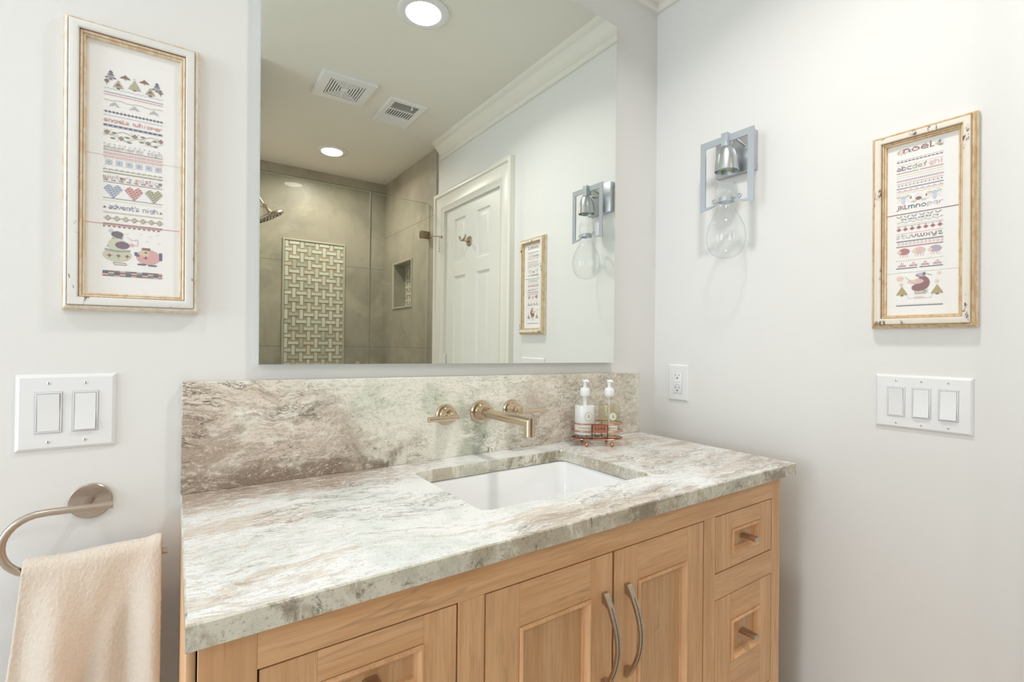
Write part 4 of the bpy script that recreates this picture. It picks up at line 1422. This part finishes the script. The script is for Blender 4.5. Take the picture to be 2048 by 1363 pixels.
    s.disc(72, y+52, 19, 15, 'rose', 'lpink', 3); s.disc(66, y+44, 7, 7, 'beige', 'green', 4); s.diamond(68, y+43, 3, 2, 'wine'); s.diamond(68, y+54, 4, 3, 'wine')
    s.hline(y+34, 'brown', 5, 62, 76); s.hline(y+44, 'navy', 7, 50, 55); s.hline(y+48, 'navy', 5, 53, 58); s.hline(y+42, 'navy', 16, 91, 96); s.hline(y+67, 'navy', 3, 55, 69); s.hline(y+68, 'navy', 3, 73, 87)
    y = R(1.3010)
    for j in range(11):
        for x in range(96):
            k = ((x+j*2)//4*7+(j//3)*5+(x//9)) % 7
            s.p(x, y+j, ('navy', 'wine', 'dgreen', 'pink', 'blue', 'black', 'sage')[k])
    return s
def right_chart():
    s = Stitch(96, 424); R = rowf(1.638)
    y = R(1.6355); s.text("noel", 14, 78, y-1, 'wine', sy_=2.2)
    s.disc(4, y+9, 4, 2, 'sage'); s.disc(9, y+11, 3, 5, 'peach'); s.disc(7, y+5, 5, 2, 'lgreen'); s.disc(85, y+9, 6, 2, 'sage'); s.disc(90, y+13, 5, 2, 'green'); s.disc(88, y+4, 3, 2, 'purple')
    for x, yy in ((12, 3), (3, 13), (80, 3), (88, 0), (93, 2), (84, 5), (95, 8), (60, -1), (25, 8), (40, 6), (53, 4)): s.p(x, y+yy, 'navy'); s.p(x, y+yy+1, 'navy')
    s.line(17, y+16, 25, y+8, 'black'); s.line(25, y+8, 31, y+14, 'black')
    s.hline(R(1.6090), 'lav')
    y = R(1.6045)
    for x in range(3, 96, 8): s.tri(x, y-2, 3, 3, 'black')
    y = R(1.5985)
    for x in range(96): s.p(x, y+(x % 4 if x % 4 < 3 else 1), 'lpink')
    s.text("abcdefghi", 0, 95, R(1.5950), ['navy', 'navy', 'navy', 'green', 'green', 'green', 'pink', 'pink', 'pink'], sy_=1.7)
    s.hline(R(1.5797), 'rose', 2, 0, 46); s.hline(R(1.5797), 'rose', 2, 49); s.hline(R(1.5744), 'lgreen'); s.hline(R(1.5690), 'beige')
    y = R(1.5622)
    for x in range(2, 96, 4): s.diamond(x, y, 2, 2, 'lav')
    s.hline(R(1.5556), 'rose')
    y = R(1.5508)
    for x in range(4, 96, 8): s.diamond(x, y, 1, 2, 'black'); s.line(x+4, y-3, x+4, y+2, 'beige')
    s.hline(R(1.5450), 'blue', 2)
    y = R(1.5400)
    for x in range(6, 96, 12): s.tri(x, y, 5, 4, 'pink')
    s.hline(y+4, 'lpink'); s.wave(R(1.5326), 1, 16, 'beige')
    y = R(1.5285)
    for cx_ in (14, 78):
        s.disc(cx_, y+12, 4, 11, 'ice'); s.disc(cx_, y+6, 6, 3, 'pale'); s.disc(cx_-10, y+3, 5, 2, 'lgreen'); s.disc(cx_+10, y+3, 5, 2, 'lgreen')
        for dx, dy in ((-8, 12), (8, 12), (-12, 16), (13, 9), (-11, 8), (11, 16)): s.p(cx_+dx, y+dy, 'wine'); s.p(cx_+dx, y+dy+1, 'wine')
    s.disc(46, y+14, 6, 4, 'wine', 'brown', 3)
    for a in range(8):
        s.p(46+9*math.cos(a*.6+2.6+.5), y+12+11*math.sin(a*.6+2.6+.5)*-1 if False else y+8-8*math.sin(a/7*math.pi), 'black') if False else s.p(38+a*2.3, y+9-7*math.sin(a/7*math.pi), 'black')
    s.disc(36, y+20, 6, 2, 'lgreen'); s.disc(57, y+19, 6, 2, 'lgreen'); s.disc(30, y+9, 1, 3, 'wine'); s.disc(62, y+9, 1, 3, 'wine')
    s.text("jklmnopqr", 0, 95, R(1.5045)-1, ['wine', 'wine', 'wine', 'navy', 'navy', 'navy', 'lav', 'lav', 'lav'], sy_=1.7)
    y = R(1.4815)
    for x in range(0, 96, 16): s.line(x, y, x+4, y+4, 'dgreen'); s.line(x, y+1, x+4, y+5, 'dgreen'); s.line(x+6, y+4, x+11, y, 'dgreen'); s.line(x+6, y+5, x+11, y+1, 'dgreen')
    s.text("the holly and the ivy", 10, 86, R(1.4755), 'blue', sy_=.75)
    y = R(1.4665); s.wave(y, 2, 16, 'green')
    for x in range(4, 96, 8): s.disc(x, y+(1 if x % 16 < 8 else -2), 2, 1, 'lgreen'); s.p(x, y-3, 'wine')
    s.hline(R(1.4608), 'beige'); s.hline(R(1.4570), 'lav')
    y = R(1.4505)
    for x in range(5, 96, 14): s.diamond(x, y, 5, 5, 'rose', 'red'); s.diamond(x, y, 3, 3, 'wine'); s.line(x, y-8, x, y-5, 'dgreen'); s.p(x-1, y-6, 'dgreen')
    s.hline(R(1.4407), 'pink')
    s.text("stuvwxyz", 0, 95, R(1.4385)-1, ['grey', 'grey', 'grey', 'wine', 'wine', 'wine', 'dgreen', 'dgreen'], sy_=1.7)
    s.hline(R(1.4240), 'navy', 2)
    y = R(1.4205)
    for x in range(3, 94, 8):
        for j in range(6): s.hline(y+j, 'grey' if j in (0, 5) else 'lpink', 1, x, x+5)
    s.hline(R(1.4114), 'red', 2)
    y = R(1.4080)
    for k, (cx_, c1, c2) in enumerate(((16, 'rose', 'wine'), (48, 'lpink', 'dred'), (80, 'lav', 'navy'))):
        s.disc(cx_, y+10, 12, 8, c1, c2, (2, 5, 6)[k]); s.disc(cx_-10, y+11, 4, 4, 'peach')
        for lx in (-7, -2, 4, 9): s.line(cx_+lx, y+18, cx_+lx-1, y+25, 'pink')
    y = R(1.3795)
    for x in range(0, 96, 5): s.p(x, y, 'dgreen'); s.p(x+1, y+1, 'dgreen'); s.p(x+2, y, 'green')
    y = R(1.3735)
    for cx_ in (12, 36, 60, 84):
        for k in (-9, -6, -3, 3, 6, 9): s.line(cx_, y+9, cx_+k, y+2+abs(k)//2, 'rose')
        s.diamond(cx_, y+1, 3, 2, 'pink'); s.p(cx_, y, 'black'); s.line(cx_-8, y+10, cx_-3, y+7, 'wine'); s.line(cx_+3, y+7, cx_+8, y+10, 'wine')
    s.hline(R(1.3620), 'navy', 2, 0, 44); s.hline(R(1.3620), 'navy', 2, 49)
    # plump knitter between two firs, moon and stars
    y = R(1.3490)
    s.disc(8, y+12, 7, 6, 'peach'); s.disc(12, y+10, 5, 5, 'linen') if 'linen' in PAL else None
    for sx_, sy_ in ((11, 28), (88, 5), (84, 25)):
        for a, b_ in ((5, 0), (0, 5), (4, 4), (4, -4)): s.line(sx_-a, y+sy_-b_, sx_+a, y+sy_+b_, 'peach')
    for cx_ in (12, 84): s.tri(cx_, y+34, 12, 22, 'gold', c2='dgreen', every=3); s.hline(y+56, 'navy', 3, cx_-2, cx_+4)
    s.disc(56, y+27, 13, 17, 'wine', 'purple', 4); s.disc(46, y+38, 13, 9, 'wine', 'purple', 4)
    s.disc(46, y+22, 11, 6, 'skin', 'peach', 5); s.disc(32, y+22, 8, 4, 'peach')
    s.line(20, y+10, 62, y+52, 'navy'); s.line(57, y+52, 66, y+44, 'navy'); s.line(57, y+44, 66, y+52, 'navy')
    s.disc(50, y+6, 9, 5, 'lav', 'pale', 3); s.line(42, y+5, 54, y+13, 'navy'); s.line(42, y+6, 54, y+14, 'navy'); s.disc(58, y+4, 3, 4, 'dgreen'); s.line(62, y+4, 74, y+9, 'blue')
    for x in range(40, 62, 4): s.line(x, y+47, x, y+54, 'dgreen'); s.line(x+1, y+47, x+1, y+54, 'beige')
    s.hline(y+46, 'dgreen', 1, 39, 62); s.hline(y+54, 'dgreen', 1, 39, 62)
    s.disc(48, y+63, 10, 2, 'peach'); s.line(22, y+56, 26, y+64, 'pale'); s.hline(y+65, 'pale', 1, 26, 72); s.line(72, y+65, 76, y+56, 'pale')
    s.dash(R(1.2800), 'beige', 4, 2); s.hline(R(1.2775), 'navy', 2)
    return s
def framed(name, corner, u, nrm, W, H, band, gold1, gold2, chart, so, label, threads):
    """corner = bottom left of the frame on the wall"""
    c, u, nrm = Vector(corner), Vector(u), Vector(nrm); v = Vector((0, 0, 1))
    r = root(name, tuple(c+u*W/2), label, 'framed picture')
    MB().frame(c, u, v, W, H, [(0, 0, M['gilt_side']), (0, .010, M['gilt_side']), (.0012, .0125, gold1), (.0020, .0122, gold1), (.0042, .0195, gold1), (.0065, .0215, gold1), (.0080, .0205, M['rust_line']), (.0086, .0215, M['rust_line'])], nrm).build('outer_moulding', None, r)
    MB().frame(c, u, v, W, H, [(.0086, .0215, band), (.0100, .0250, band), (.0140, .0262, band), (.0205, .0250, band), (.0222, .0225, M['rust_line']), (.0230, .0200, M['rust_line'])], nrm).build('painted_band', None, r)
    MB().frame(c, u, v, W, H, [(.0230, .0200, gold2), (.0242, .0205, gold2), (.0262, .0185, gold2), (.0266, .0165, M['rust_line']), (.0272, .0165, gold2), (.0290, .0160, gold2), (.0302, .0130, gold2), (.0304, .0070, gold2)], nrm).build('inner_bead', None, r)
    i_ = .0298
    b = MB(); b.prism([c+u*a+v*z+nrm*.004 for a, z in ((i_, i_), (W-i_, i_), (W-i_, H-i_), (i_, H-i_))], nrm*.0056)
    ln = b.build('linen', M['linen'], r)
    st = chart.mesh('stitching', Vector(so)+nrm*.0098, u, nrm, CW, CW, r)
    for (z, col, th) in threads:
        b = MB(); a0, a1 = c+u*(i_+.0006), c+u*(W-i_-.0006)
        b.tube([Vector((a0.x, a0.y, z))+nrm*.0100, Vector((a1.x, a1.y, z))+nrm*.0100], th, 6)
        b.build('guide_thread', plain('thread_'+name+str(round(z, 3)), col, .7), r)
    return r

fl = framed('framed_sampler', (-.1556, 0, 1.2302), (1, 0, 0), (0, -1, 0), .1920, .4936, M['paint_white'], M['gilt_pale'], M['gilt_mid'], left_chart(), (-.1030, 0, 1.6500), 'stitched sampler in a chipped white and gold frame on the wall left of the mirror', [(1.3815, S(226, 150, 148), .0004), (1.5000, S(240, 222, 220), .0003)])
fl.rotation_euler = (0, -.008, 0)   # hangs a touch askew
framed('framed_sampler', (XR, -.6411, 1.2262), (0, -1, 0), (-1, 0, 0), .1859, .4492, M['paint_cream'], M['gilt'], M['gilt'], right_chart(), (XR, -.6885, 1.6390), 'stitched sampler in a distressed cream frame on the right wall, above a switch', [(1.4862, S(130, 34, 44), .0006), (1.3530, S(234, 220, 200), .0003)])
